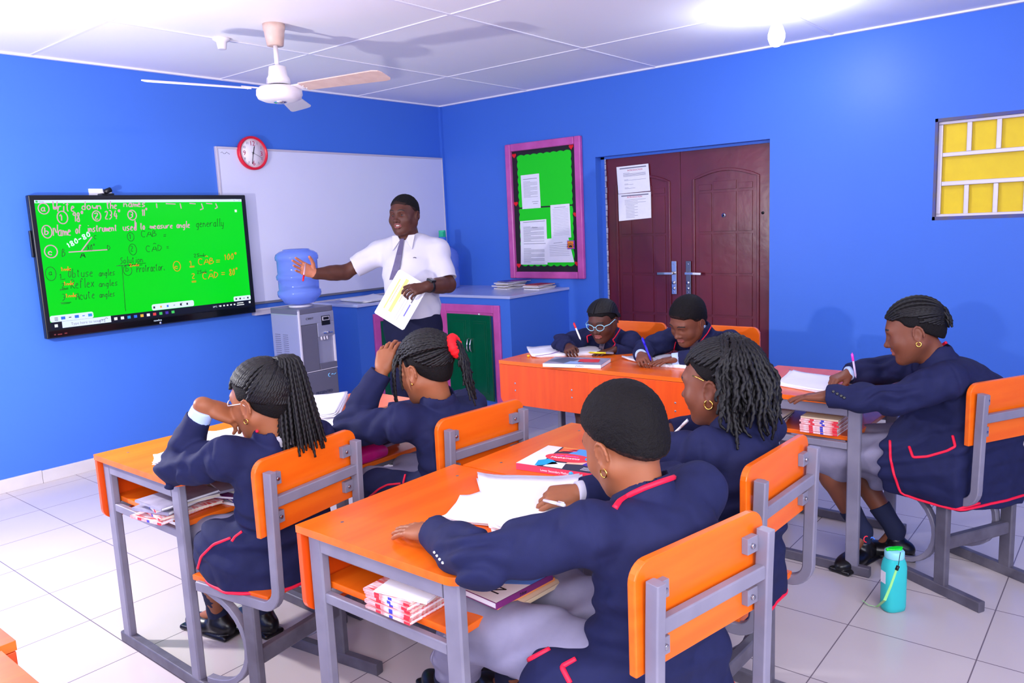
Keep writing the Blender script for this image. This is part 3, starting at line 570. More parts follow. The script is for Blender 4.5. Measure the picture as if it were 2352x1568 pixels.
# ------------------------------------------------------------------ notice board
t = empty('notice_board', (0, -1.2, 1.57), 0, 'pink framed notice board with green card and black border', 'notice board')
T0 = (0, 1.2, -1.57)
q = MB()
for a, b__ in (((-.04, -1.605, .985), (0, -1.54, 2.165)), ((-.04, -.862, .985), (0, -.80, 2.165)), ((-.04, -1.54, 2.10), (0, -.862, 2.165)), ((-.04, -1.54, .985), (0, -.862, 1.045))): q.box(a, b__)
q.build('frame', PINKF, t, .01, loc=T0)
MB().box((-.012, -1.55, 1.03), (-.002, -.855, 2.11)).build('black_backing', BLK, t, loc=T0)
for (z0, z1, wv) in ((1.105, 1.60, 0), (1.612, 2.055, 1)):
    pts = []; n_ = 40
    for i in range(n_+1): pts.append((-.925-.565*i/n_, z1+(.010*abs(math.sin(i*PI/5)) if wv else 0)))
    for i in range(1, n_): pts.append((-1.49-.008*abs(math.sin(i*PI/6)), z1+(z0-z1)*i/n_))
    for i in range(n_+1): pts.append((-1.49+.565*i/n_, z0-(0 if wv else .014*abs(math.sin(i*PI/5)))))
    for i in range(1, n_): pts.append((-.925+.010*abs(math.sin(i*PI/6)), z0+(z1-z0)*i/n_))
    MB().prism(pts, -.0135, -.012, 'x').build('green_card', NEON, t, loc=T0)
def heart(y, z, s):
    pts = []
    for i in range(24):
        a = 2*PI*i/24; pts.append((y+s*16*math.sin(a)**3/17, z+s*(13*math.cos(a)-5*math.cos(2*a)-2*math.cos(3*a)-math.cos(4*a))/17))
    return pts
for y, z in ((-.888, 2.065), (-1.50, 2.084), (-.886, 1.647), (-1.522, 1.528), (-.889, 1.10), (-1.521, 1.115)):
    MB().prism(heart(y, z, .024), -.0165, -.0135, 'x').build('red_heart', mat('red_card', (235, 10, 30), .5), t, loc=T0)
def sheet(name, pts, label, lines=(), x=-.016, head=None, m=PAPER, group=None, cat='paper', red=None):
    """a sheet pinned on the door wall; pts TL,TR,BR,BL as (y,z)"""
    c = (sum(p[0] for p in pts)/4, sum(p[1] for p in pts)/4); t = empty(name, (x, c[0], c[1]), 0, label, cat, group)
    MB().prism([(p[0]-c[0], p[1]-c[1]) for p in pts], -.0012, 0, 'x').build('sheet', m, t)
    q = MB(); TL, TR, BR, BL = [Vector((p[0]-c[0], p[1]-c[1], 0)) for p in pts]
    for (v, u0, u1, h) in lines:
        a = TL.lerp(BL, v).lerp(TR.lerp(BR, v), u0); b__ = TL.lerp(BL, v).lerp(TR.lerp(BR, v), u1); dv = (BL-TL).normalized()*h
        q.add([(-.0018, a.x, a.y), (-.0018, b__.x, b__.y), (-.0018, b__.x+dv.x, b__.y+dv.y), (-.0018, a.x+dv.x, a.y+dv.y)], [(0, 1, 2, 3)], 0)
    if q.v: q.build('printed_lines', INKG, t)
    if head:
        q = MB(); s_, u, v, sz, mi = head; a = TL.lerp(BL, v).lerp(TR.lerp(BR, v), u); text(s_, sz, frameM((-.0018, a.x, a.y), (0, (TR-TL).x, (TR-TL).y), (0, 0, 1)), None, mb=q); q.build('heading', mi, t)
    return t
r_ = random.Random(3)
L1 = [(.12, .12, .88, .004)]+[(.2+.035*i, .12, .88 if i % 4 else .5, .0022) for i in range(14)]+[(.8, .55, .9, .003), (.86, .6, .85, .003)]
sheet('pinned_paper', [(-.954, 1.889), (-1.156, 1.892), (-1.161, 1.599), (-.958, 1.597)], 'upper printed sheet alone on the green card', L1)
sheet('pinned_paper', [(-1.265, 1.616), (-1.465, 1.62), (-1.472, 1.336), (-1.265, 1.33)], 'faint table sheet pinned at right of the notice board', [(.08, .2, .8, .003)]+[(.14+.045*i, .1+.02*(i % 3), .92, .0012) for i in range(18)])
L3 = [(.06, .12, .95, .004)]+[(.28+.05*i, .12, .9 if i % 4 else .4, .003) for i in range(14)]
sheet('pinned_paper', [(-.927, 1.492), (-1.217, 1.500), (-1.217, 1.300), (-.925, 1.300)], 'dotted border sheet on the left of the green card, upper of two', L3, x=-.0175, head=('Notice', .45, .36, .022, INKG))
sheet('pinned_paper', [(-.925, 1.305), (-1.217, 1.305), (-1.213, 1.108), (-.915, 1.108)], 'dotted border sheet at the lower left of the notice board', L3, x=-.0185)
sheet('pinned_paper', [(-1.215, 1.33), (-1.44, 1.345), (-1.495, 1.126), (-1.213, 1.125)], 'sheet with small number table at the lower right of the board', [(.2, .3, .7, .003)]+[(.3+.07*i, .1, .9, .002) for i in range(7)], x=-.0165)
t = empty('small_badge_card', (-.02, -1.474, 1.275), 0, 'small purple and orange sun card hanging on the notice board', 'card')
MB().box((-.006, -.034, -.036), (0, .04, .036)).build('card_back', mat('purple_card', (150, 40, 190), .4), t, .002)
q = MB(); q.box((-.0075, -.026, -.028), (-.006, .034, .030), 1)
q.prism([(.02*math.cos(a)+.004, -.022+.02*math.sin(a)) for a in [i*PI/10 for i in range(11)]], -.0085, -.0075, 'x', 0)
for i in range(7): a = PI*(i+.5)/7; q.sq([(-.008, .004+.024*math.cos(a), -.022+.024*math.sin(a)), (-.008, .004+.040*math.cos(a), -.022+.040*math.sin(a))], .006, .001, 2, up=(1, 0, 0))
q.build('sun_picture', [INK, mat('sun_orange', (250, 150, 30), .5), mat('sun_maroon', (140, 20, 60), .5)], t)
LI = [(.06, .1, .93, .009)]
sheet('door_notice', [(-1.872, 1.891), (-2.166, 1.896), (-2.18, 1.683), (-1.884, 1.675)], 'upper printed notice taped on the left door leaf', LI+[(.26+.03*i, .2, .9 if i else .4, .0022) for i in range(5)]+[(.5, .22, .35, .002), (.53, .22, .9, .002), (.66, .22, .34, .002), (.69, .22, .5, .002), (.8, .22, .34, .002), (.83, .22, .55, .002)], x=.0858, head=('INTRODUCTION', .34, .2, .018, INKR))
sheet('door_notice', [(-1.882, 1.672), (-2.184, 1.676), (-2.184, 1.47), (-1.884, 1.455)], 'lower printed notice taped on the left door leaf', LI+[(.24+.055*i, .2+.03*(i > 3), .6 if i % 2 else (.85 if i < 4 else .5), .0022) for i in range(13)], x=.0858, head=('INTRODUCTION', .28, .17, .018, INKR))
# ------------------------------------------------------------------ smooth solid modelling for people and cloth
def nrm(v): v = np.asarray(v, float); return v/np.linalg.norm(v)
def vnoise(p, s):
    q = p*s; i = np.floor(q); f = q-i; f = f*f*(3-2*f); out = 0
    for dx in (0, 1):
        for dy in (0, 1):
            for dz in (0, 1):
                h = np.sin((i[..., 0]+dx)*127.1+(i[..., 1]+dy)*311.7+(i[..., 2]+dz)*74.7)*43758.5453; h = h-np.floor(h)
                out = out+h*(f[..., 0] if dx else 1-f[..., 0])*(f[..., 1] if dy else 1-f[..., 1])*(f[..., 2] if dz else 1-f[..., 2])
    return out-.5
class SDF:
    def __init__(s): s.p = []; s.disp = []
    def _add(s, fn, lo, hi, k, op): s.p.append((fn, np.asarray(lo, float), np.asarray(hi, float), k, op)); return s
    def cone(s, a, b, ra, rb, k=.01, op='u'):
        a = np.asarray(a, float); b = np.asarray(b, float); ab = b-a; L2 = max(ab@ab, 1e-12)
        def fn(p):
            t = np.clip(((p-a)@ab)/L2, 0, 1); return np.linalg.norm(p-(a+t[..., None]*ab), axis=-1)-(ra+t*(rb-ra))
        r = max(ra, rb); return s._add(fn, np.minimum(a, b)-r, np.maximum(a, b)+r, k, op)
    def chain(s, pts, rs, k=.01, op='u'):
        for i in range(len(pts)-1): s.cone(pts[i], pts[i+1], rs[i], rs[i+1], k, op)
        return s
    def ell(s, c, r, M=None, k=.01, op='u'):
        c = np.asarray(c, float); r = np.asarray(r, float); M = np.eye(3) if M is None else np.asarray(M)
        def fn(p):
            q = (p-c)@M.T; k0 = np.linalg.norm(q/r, axis=-1); k1 = np.linalg.norm(q/(r*r), axis=-1); return k0*(k0-1)/np.maximum(k1, 1e-9)
        m = r.max(); return s._add(fn, c-m, c+m, k, op)
    def box(s, c, h, M=None, rd=.005, k=.01, op='u'):
        c = np.asarray(c, float); h = np.asarray(h, float); M = np.eye(3) if M is None else np.asarray(M)
        def fn(p):
            q = np.abs((p-c)@M.T)-h+rd; return np.linalg.norm(np.maximum(q, 0), axis=-1)+np.minimum(q.max(-1), 0)-rd
        m = np.linalg.norm(h); return s._add(fn, c-m, c+m, k, op)
    def plane(s, c, n, k=.004):      # keep the side the normal points to
        c = np.asarray(c, float); n = nrm(n); return s._add(lambda p: -((p-c)@n), [-99]*3, [99]*3, k, 'i')
    def loft(s, pts, rad, X, k=.02, op='u'):
        pts = [np.asarray(q, float) for q in pts]; X = [np.asarray(X, float)]*len(pts) if np.ndim(X) == 1 else X
        def fn(p):
            best = None
            for i in range(len(pts)-1):
                a, b = pts[i], pts[i+1]; ab = b-a; L2 = ab@ab; T = ab/math.sqrt(L2)
                t = np.clip(((p-a)@ab)/L2, 0, 1)[..., None]; q = p-(a+t*ab); x = X[i]*(1-t)+X[i+1]*t; x = x-(x@T)[..., None]*T; x /= np.linalg.norm(x, axis=-1, keepdims=True); y = np.cross(T, x)
                rx = rad[i][0]+(rad[i+1][0]-rad[i][0])*t[..., 0]; ry = rad[i][1]+(rad[i+1][1]-rad[i][1])*t[..., 0]; rm = np.minimum(rx, ry)
                qx = (q*x).sum(-1); qy = (q*y).sum(-1); qw = q@T
                k0 = np.sqrt((qx/rx)**2+(qy/ry)**2+(qw/rm)**2); k1 = np.sqrt((qx/rx**2)**2+(qy/ry**2)**2+(qw/rm**2)**2); d = k0*(k0-1)/np.maximum(k1, 1e-9)
                if best is None: best = d
                else: hh = np.maximum(.012-np.abs(best-d), 0)/.012; best = np.minimum(best, d)-hh*hh*.003
            return best
        m = max(max(q) for q in rad); P_ = np.array(pts); return s._add(fn, P_.min(0)-m, P_.max(0)+m, k, op)
    def ev(s, pts, cen=None, marg=.07, disp=True):
        """pts (nb,n,3); cen (nb,3) block centres for culling"""
        d = np.full(pts.shape[:-1], 1.0)
        for fn, lo, hi, k, op in s.p:
            if cen is not None and op != 'i':
                m = np.all((cen > lo-marg-k) & (cen < hi+marg+k), axis=1)
                if not m.any(): continue
            else: m = slice(None)
            q = pts[m]; e = fn(q); c = d[m]
            if op == 'u': h = np.maximum(k-np.abs(c-e), 0)/k; r = np.minimum(c, e)-h*h*k*.25
            elif op == 's': e = -e; h = np.maximum(k-np.abs(c-e), 0)/k; r = np.maximum(c, e)+h*h*k*.25
            else: h = np.maximum(k-np.abs(c-e), 0)/k; r = np.maximum(c, e)+h*h*k*.25
            d[m] = r
        if disp:
            for g in s.disp: d = d+g(pts, d)
        return d
    def at(s, p): return s.ev(np.asarray(p, float).reshape(1, -1, 3))[0]
    def bounds(s):
        lo = np.min([q[1] for q in s.p if q[4] == 'u'], 0)-.02; hi = np.max([q[2] for q in s.p if q[4] == 'u'], 0)+.02; return lo, hi
    def mesh(s, h):
        lo, hi = s.bounds(); B = 8; bs = B*h; nb = np.ceil((hi-lo)/bs).astype(int)+1
        g = np.stack(np.meshgrid(*[np.arange(n) for n in nb], indexing='ij'), -1).reshape(-1, 3)
        cen = lo+(g+.5)*bs; d = s.ev(cen[:, None, :], cen)[:, 0]; keep = np.abs(d) < bs*.87*1.15+.012
        g = g[keep]; cen = cen[keep]
        ar = np.arange(B+1); cor = np.stack(np.meshgrid(ar, ar, ar, indexing='ij'), -1).reshape(-1, 3)
        V = np.empty((len(g), (B+1)**3))
        for i in range(0, len(g), 400):
            gg = g[i:i+400]; pts = lo+((gg*B)[:, None, :]+cor[None])*h; V[i:i+400] = s.ev(pts, cen[i:i+400])
        V = V.reshape(-1, B+1, B+1, B+1); ins = V < 0
        c8 = np.zeros(V.shape[:1]+(B, B, B), int)
        for a in (0, 1):
            for b in (0, 1):
                for c in (0, 1): c8 += ins[:, a:a+B, b:b+B, c:c+B]
        bi, i, j, k = np.nonzero((c8 > 0) & (c8 < 8))
        ijk = np.stack([i, j, k], 1); vs = np.zeros((len(bi), 3)); cnt = np.zeros(len(bi))
        for ax in range(3):
            o1, o2 = [q for q in range(3) if q != ax]
            for u in (0, 1):
                for v in (0, 1):
                    a = ijk.copy(); a[:, o1] += u; a[:, o2] += v; b = a.copy(); b[:, ax] += 1
                    va = V[bi, a[:, 0], a[:, 1], a[:, 2]]; vb = V[bi, b[:, 0], b[:, 1], b[:, 2]]; m = (va < 0) != (vb < 0)
                    t = np.where(m, va/np.where(m, va-vb, 1), 0); q = a.astype(float); q[:, ax] += t; vs[m] += q[m]; cnt[m] += 1
        cellg = g[bi]*B+ijk; pos = lo+(g[bi]*B+vs/cnt[:, None])*h
        N = (nb*B+2).astype(np.int64); key = (cellg[:, 0].astype(np.int64)*N[1]+cellg[:, 1])*N[2]+cellg[:, 2]; od = np.argsort(key); ks = key[od]
        faces = []
        for ax in range(3):
            o1, o2 = [(1, 2), (2, 0), (0, 1)][ax]
            sl0 = [slice(0, B)]*3; sl1 = [slice(0, B)]*3; sl1[ax] = slice(1, B+1)
            A = ins[(slice(None), *sl0)]; Bq = ins[(slice(None), *sl1)]
            for (m, flip) in ((A & ~Bq, False), (~A & Bq, True)):
                b_, i, j, k = np.nonzero(m); e = g[b_]*B+np.stack([i, j, k], 1); ids = []; ok = np.ones(len(e), bool)
                for du, dv in ((0, 0), (-1, 0), (-1, -1), (0, -1)):
                    c = e.copy(); c[:, o1] += du; c[:, o2] += dv; kk = (c[:, 0].astype(np.int64)*N[1]+c[:, 1])*N[2]+c[:, 2]
                    ix = np.clip(np.searchsorted(ks, kk), 0, len(ks)-1); ok &= ks[ix] == kk; ids.append(od[ix])
                q = np.stack(ids, 1)[ok]; faces.append(q[:, ::-1] if flip else q)
        return pos, np.concatenate(faces)
    def build(s, name, h, mats, parent, matfn=None, smooth=0):
        v, f = s.mesh(h); me = bpy.data.meshes.new(name)
        loc = np.array(parent.location) if parent is not None else np.zeros(3)
        me.vertices.add(len(v)); me.vertices.foreach_set('co', (v-loc).astype(np.float32).ravel())
        me.loops.add(f.size); me.loops.foreach_set('vertex_index', f.astype(np.int32).ravel())
        me.polygons.add(len(f)); me.polygons.foreach_set('loop_start', np.arange(0, f.size, 4, dtype=np.int32)); me.polygons.foreach_set('loop_total', np.full(len(f), 4, np.int32))
        me.update(calc_edges=True); me.polygons.foreach_set('use_smooth', np.ones(len(f), bool))
        for q in (mats if isinstance(mats, (list, tuple)) else [mats]): me.materials.append(q)
        if matfn is not None: me.polygons.foreach_set('material_index', matfn(v[f].mean(1)).astype(np.int32))
        o = bpy.data.objects.new(name, me); COL.objects.link(o); o.parent = parent; return o
    def hit(s, u, v, t0, t1=None):   # first surface point along a sight line
        d = P(u, v, 1)-CAMP; t = t0; L = np.linalg.norm(d)
        for _ in range(90):
            p = CAMP+d*t; e = float(s.at(p[None])[0])
            if e < .0006: break
            t += max(e*.7, .0005)/L
            if t > (t1 or 8): return None
        return CAMP+d*t if e < .004 else None
    def snap(s, p, off=0, it=12):
        p = np.array(p, float)
        for _ in range(it):
            e = 1e-3; q = np.stack([p]+[p+np.eye(3)[i]*e for i in range(3)]); v = s.at(q); gr = (v[1:]-v[0])/e; gr /= max(np.linalg.norm(gr), 1e-6); p = p-gr*(v[0]-off)*.9
        return p
def trim_px(sdf, uv, t0, r, mb, mi=0, n=10, ry=None, t1=None, off=.001):
    """piping laid on a garment along a line seen in the photograph"""
    pts = []
    for i in range(len(uv)-1):
        for k in range(n):
            a = k/n; pts.append((uv[i][0]*(1-a)+uv[i+1][0]*a, uv[i][1]*(1-a)+uv[i+1][1]*a))
    pts.append(uv[-1]); out = [sdf.hit(u, v, t0, t1) for u, v in pts]; out = [q for q in out if q is not None]
    if len(out) < 3: return
    o = np.array(out)
    for _ in range(2): o[1:-1] = (o[:-2]+2*o[1:-1]+o[2:])/4
    mb.tube([tuple(q) for q in o], r, 6, mi)
# ------------------------------------------------------------------ materials for people
def skin(n, c, c2=None): return mat('skin_'+n, c, .5, spec=.35, noise=(18, .35, c2 or tuple(int(x*.86) for x in c)), sss=.08, bump=(160, .12, .001))
SKIN = skin('brown', (150, 90, 60)); SKD = skin('deep_brown', (84, 47, 37)); SKM = skin('mid_brown', (120, 69, 50)); LIP = skin('lips', (150, 84, 78)); LIPD = skin('deep_lips', (128, 70, 68)); NAIL = mat('nail', (222, 160, 140), .3)
PALM = skin('palm', (196, 120, 88))
NAVYW = mat('navy_wool', (27, 31, 70), .8, noise=(30, .5, (22, 26, 61)), bump=(420, .25, .001), spec=.25)
NAVYD = mat('navy_trouser', (22, 24, 52), .8, noise=(20, .5, (18, 20, 44)), bump=(300, .2, .001), spec=.2)
PIPE = mat('red_piping', (232, 16, 60), .6); SHB = mat('light_blue_shirt', (176, 198, 246), .7, bump=(200, .1, .001)); SHW = mat('white_shirt', (198, 195, 210), .7, bump=(250, .08, .001))
GSK = mat('grey_wool', (134, 130, 156), .85, noise=(25, .5, (122, 118, 144)), bump=(350, .2, .001)); SOCK = mat('navy_sock', (24, 30, 62), .9, bump=(300, .4, .001)); SHOE = mat('black_shoe_leather', (14, 13, 17), .3)
HAIR = mat('black_hair', (15, 12, 14), .75, bump=(300, .8, .003), spec=.22); FADE = mat('faded_hair', (52, 32, 28), .75, noise=(220, .9, (20, 15, 16)), spec=.2); BRAID = mat('braided_hair', (13, 11, 14), .5, bump=(500, .5, .002), spec=.4); BROW = mat('brow_hair', (30, 20, 18), .7)
EYEW = mat('eye_white', (225, 215, 210), .25); TIEM = mat('grey_tie', (92, 84, 118), .6, noise=(60, .6, (82, 74, 104)))
# ------------------------------------------------------------------ anatomy
def headframe(c, f, u):
    f = nrm(f); u = np.asarray(u, float); u = nrm(u-(u@f)*f); x = np.cross(f, u); return np.array([x, f, u])
class Head:
    def __init__(s, c, f, u=(0, 0, 1), s_=.95): s.c = np.asarray(c, float); s.M = headframe(c, f, u); s.s = s_
    def w(s, x, y, z): return s.c+s.s*(np.array([x, y, z])@s.M)
    def loc(s, p): return ((p-s.c)@s.M.T)/s.s
    def onscalp(s, d, off=0):
        d = nrm(d); v = d*np.array([.076+off, .095+off, .082+off]); r1 = np.linalg.norm(v); u = v/r1
        ra = np.array([.052, .050, .057])+off; o = -np.array([0, -.033, -.050])/ra; w_ = u/ra; A, B, C = w_@w_, 2*o@w_, o@o-1; D = B*B-4*A*C
        r2 = (-B+math.sqrt(D))/(2*A) if D > 0 else 0
        return s.w(*(np.array([0, -.012, .035])+u*max(r1, r2)))
def add_head(S, Hd, lids=.0, mouth=0, k=1, plump=0):
    w, s, M = Hd.w, Hd.s, Hd.M; E = lambda c, r, k=.012, op='u', MM=M: S.ell(w(*c), np.array(r)*s, MM, k*s, op)
    E((0, -.012, .035), (.076, .095, .082)); E((0, .022, -.028), (.064+plump, .064, .086), .03); E((0, .052, -.02), (.050+plump, .036, .07), .03)
    for q in (-1, 1):
        S.cone(w(q*.055, -.002, -.045), w(q*.018, .062, -.094), (.021+plump*.7)*s, .017*s, .03*s)
        E((q*.040, .058, -.03), (.024+plump*.6, .022, .024), .02)
    E((0, .071, -.094), (.020, .017, .015), .018)
    S.cone(w(-.034, .076, .024), w(.034, .076, .024), .012*s, .012*s, .02*s)
    for q in (-1, 1): E((q*.031, .096, .004), (.019, .016, .012), .012, 's')
    for q in (-1, 1):
        E((q*.031, .0700, .002), (.0145, .0125, .0118), .004)
        if lids < .5: E((q*.031, .0835, .001), (.0125, .005, .0048), .003, 's')
        S.cone(w(q*.019, .078, .007), w(q*.032, .0835, .0105), .0022*s, .0026*s, .004*s); S.cone(w(q*.032, .0835, .0105), w(q*.044, .076, .006), .0026*s, .002*s, .004*s)
    S.cone(w(0, .080, .014), w(0, .100, -.026), .0070*s, .0105*s, .012*s); E((0, .103, -.029), (.0125, .012, .0095), .008)
    for q in (-1, 1): E((q*.0145, .092, -.032), (.0095, .011, .008), .006); E((q*.008, .100, -.039), (.0042, .005, .003), .003, 's')
    up, lo = (-.0505, -.064-.006*mouth)
    S.chain([w(-.024, .079, -.056), w(-.009, .0905, up), w(0, .0895, up-.001), w(.009, .0905, up), w(.024, .079, -.056)], [.0028*s, .0062*s, .0060*s, .0062*s, .0028*s], .005*s)
    S.chain([w(-.023, .078, -.0575), w(-.010, .0885, lo), w(.010, .0885, lo), w(.023, .078, -.0575)], [.003*s, .0075*s, .0075*s, .003*s], .005*s)
    if mouth: E((0, .092, -.0580), (.0155, .013, .0042+.002*mouth), .003, 's')
    else: E((0, .0965, -.0572), (.020, .010, .0010), .002, 's')
    for q in (-1, 1):
        a = .25; Me = np.array([[1, 0, 0], [0, math.cos(a), math.sin(a)], [0, -math.sin(a), math.cos(a)]])@M
        E((q*.077, -.008, -.012), (.008, .017, .029), .006, 'u', Me)
        pts = [w(q*(.083), -.008+.0165*math.cos(t)-.004, -.010+.027*math.sin(t)) for t in [R(x) for x in range(-60, 211, 30)]]
        S.chain(pts, [.0034*s]*len(pts), .003*s); E((q*.087, -.006, -.012), (.006, .0095, .016), .004, 's', Me); E((q*.081, -.003, -.036), (.0055, .007, .008), .004)
def face_mat(Hd, extra=None):
    def fn(p):
        q = Hd.loc(p); m = np.zeros(len(p), int)
        lips = (np.abs(q[:, 0]) < .0245) & (q[:, 1] > .078) & (q[:, 1] < .12) & (q[:, 2] < -.0455-.10*np.abs(q[:, 0])+.001) & (q[:, 2] > -.0735+.33*np.abs(q[:, 0])) & (((q[:, 0]/.026)**2+((q[:, 2]+.0585)/.0145)**2) < 1); m[lips] = 1
        z0 = .026+.006*(1-((np.abs(q[:, 0])-.031)/.018)**2); br = (np.abs(q[:, 0]) > .012) & (np.abs(q[:, 0]) < .05) & (np.abs(q[:, 2]-z0) < .0030) & (q[:, 1] > .055) & (q[:, 1] < .11); m[br] = 2
        if extra is not None: e = extra(p, q); m[e > 0] = e[e > 0]
        return m
    return fn
def add_eyes(Hd, parent, look=(0, 1, -.1), openn=True):
    if not openn: return
    loc = np.array(parent.location)
    for q in (-1, 1):
        c = Hd.w(q*.031, .0690, .001)-loc; mb = MB(); r = .0118*Hd.s; fdir = nrm(np.array(look)@Hd.M)
        Mx = Matrix.Translation(Vector(c)) @ Vector(fdir).to_track_quat('Z', 'Y').to_matrix().to_4x4()
        prof = [(r*math.sin(a), r*math.cos(a)) for a in [PI*i/16 for i in range(1, 17)]][::-1]
        mb.lathe(prof, n=20, M=Mx); mb.lathe([(.0056*Hd.s, r*.86), (.0054*Hd.s, r*.93), (.003*Hd.s, r*1.01)], n=18, m=1, M=Mx); mb.build('eye', [EYEW, mat('dark_iris', (18, 10, 8), .15)], parent)
def hand(S, wr, F, N, T, s=.85, curl=(.25, .25, .3, .35), spread=.06, thumb=(.7, .5, .35), bend=1, tc=.2, k=.0035):
    """wr wrist; F toward fingers, N out of the palm, T toward the thumb side"""
    F = nrm(F); N = np.asarray(N, float); N = nrm(N-(N@F)*F); T = np.asarray(T, float); T = nrm(T-(T@F)*F-(T@N)*N); wr = np.asarray(wr, float)
    S.ell(wr+F*.05*s, (.037*s, .048*s, .0145*s), np.array([T, F, N]), .012*s)
    S.cone(wr-F*.012*s, wr+F*.03*s, .0215*s, .020*s, .02*s); tips = []
    for i, (o, b, L, r) in enumerate(((.030, .086, .072, .0085), (.0105, .092, .080, .0088), (-.010, .088, .073, .0083), (-.029, .079, .060, .0074))):
        kn = wr+(F*b+T*o-N*.002)*s; S.cone(wr+(F*.03+T*o*.6)*s, kn, .0125*s, .0105*s, .012*s)
        d = nrm(F+T*o*spread/.03); c = curl[i]; p = kn; rr = r*s; ang = 0; nd = -nrm(N-(N@d)*d)*-1
        for j, fr in enumerate((.45, .31, .24)):
            ang += c*(1.0 if j == 0 else 1.15)*bend; dd = d*math.cos(ang)+nd*math.sin(ang); q = p+dd*L*fr*s; S.cone(p, q, rr, rr*.92, k*s); p = q; rr *= .92
        tips.append(p)
    a, b, c = thumb; d = nrm(T*a+F*b+N*c); p = wr+(F*.018+T*.020+N*.004)*s; rr = .0135*s
    for j, L in enumerate((.042, .033, .026)):
        q = p+d*L*s; S.cone(p, q, rr, rr*.86, .006*s if j == 0 else k*s); p = q; rr *= .86; d = nrm(d+F*tc-T*tc*.6)
    tips.append(p); return tips
def scalp_path(Hd, d0, d1, n=8, off=.006, off1=None):
    d0 = nrm(d0); d1 = nrm(d1); om = math.acos(max(-1, min(1, d0@d1))) or 1e-3; out = []
    for i in range(n+1):
        t = i/n; d = (math.sin((1-t)*om)*d0+math.sin(t*om)*d1)/math.sin(om); out.append(Hd.onscalp(d, off+((off1 if off1 is not None else off)-off)*t))
    return out
def resample(pts, step):
    pts = np.array(pts, float)
    for _ in range(2):                     # chaikin
        q = [pts[0]]
        for i in range(len(pts)-1): q += [pts[i]*.75+pts[i+1]*.25, pts[i]*.25+pts[i+1]*.75]
        pts = np.array(q+[pts[-1]])
    L = np.r_[0, np.cumsum(np.linalg.norm(np.diff(pts, axis=0), axis=1))]; n = max(3, int(L[-1]/step)); t = np.linspace(0, L[-1], n)
    return np.stack([np.interp(t, L, pts[:, i]) for i in range(3)], 1)
def strand(mb, pts, r, step=.0035, tw=1.3, taper=.35, amp=.22, mi=0, sides=8):
    q = resample(pts, step); n = len(q); rr = [r*(1 if i < n*.8 else 1-(i-n*.8)/(n*.2)*(1-taper)) for i in range(n)]
    mb.tube([tuple(p) for p in q], rr, sides, mi, twist=(tw, amp))
def tubel(mb, pts, r, loc, n=8, mi=0): mb.tube([tuple(np.asarray(p)-loc) for p in pts], r, n, mi)
def cap(Hd, parent, thick=.006, F=(.088, .050), N=(-.085, -.065), name='hair', h=.003, m=None, ridges=None, ears=True, fuzz=.0012, side=0, dens=150, nape=1., kp=.008, top=0):
    """short hair or a cornrowed scalp: shell over the skull above a sloping hairline"""
    S = SDF(); s = Hd.s; S.ell(Hd.w(0, -.012-top*.2, .035+top/2), np.array([.076+top*.2, .095+top*.3, .082+top/2])*s+thick, Hd.M, .01)
    S.ell(Hd.w(0, -.045, -.015), np.array([.060, .058, .065])*s*nape+thick*.6, Hd.M, .03)
    dy, dz = F[0]-N[0], F[1]-N[1]; n = nrm(np.array([0, -dz, dy])); S.plane(Hd.w(0, F[0], F[1]), n@Hd.M, kp)
    for q in (-1, 1):
        S.ell(Hd.w(q*.078, .004, -.020), np.array([.03, .026, .036])*s, Hd.M, .008, 's')
        S.ell(Hd.w(q*.070, .062, .030), np.array([.03, .032, .030])*s, Hd.M, .012, 's')
    if ridges:
        amp, cnt, seg = ridges
        def dr(p, d):
            q = Hd.loc(p); th = np.arctan2(q[..., 0], q[..., 2]-.0); return -amp*(np.abs(np.cos(th*cnt))-.5)-amp*.4*np.cos(q[..., 1]*seg+np.sign(np.cos(th*cnt*2))*1.5)
        S.disp.append(dr)
    if fuzz: S.disp.append(lambda p, d: fuzz*2*vnoise(p, dens)+fuzz*vnoise(p, dens*2.7))
    fm_ = None
    if name == 'short_hair':
        nn = n
        def fm_(p): q = Hd.loc(p); return (((q-np.array([0, F[0], F[1]]))@nn) < .016+.016*vnoise(p, 60)).astype(int)
    o = S.build(name, h, [m or HAIR, FADE], parent, fm_); return S, o
def CB(x, y, az):
    f = np.array([math.cos(R(az)), math.sin(R(az)), 0]); return (np.array([x, y, 0])+f*.046, f)
def rows(Hd, hb, loc, n, G, r=.0054, lo=-.15, hi=1.2, off=.006, rnd=None, tw=1.3, amp=.25, skip=.66):
    for i in range(n):
        a = -1.75+3.5*i/(n-1); c0 = nrm(np.array([math.sin(a)*.95, math.cos(a)*.95+.05, .50*max(0, math.cos(a))-.06]))
        if abs(c0[0]) > skip and c0[1] > -.1: c0 = nrm(c0+np.array([0, 0, .38]))
        strand(hb, [q-loc for q in scalp_path(Hd, c0, np.asarray(G)+np.array([.22*math.sin(a), 0, .1*math.cos(a)]), 8, off, off+.002)], r, .0034, tw, .8, amp, sides=7)
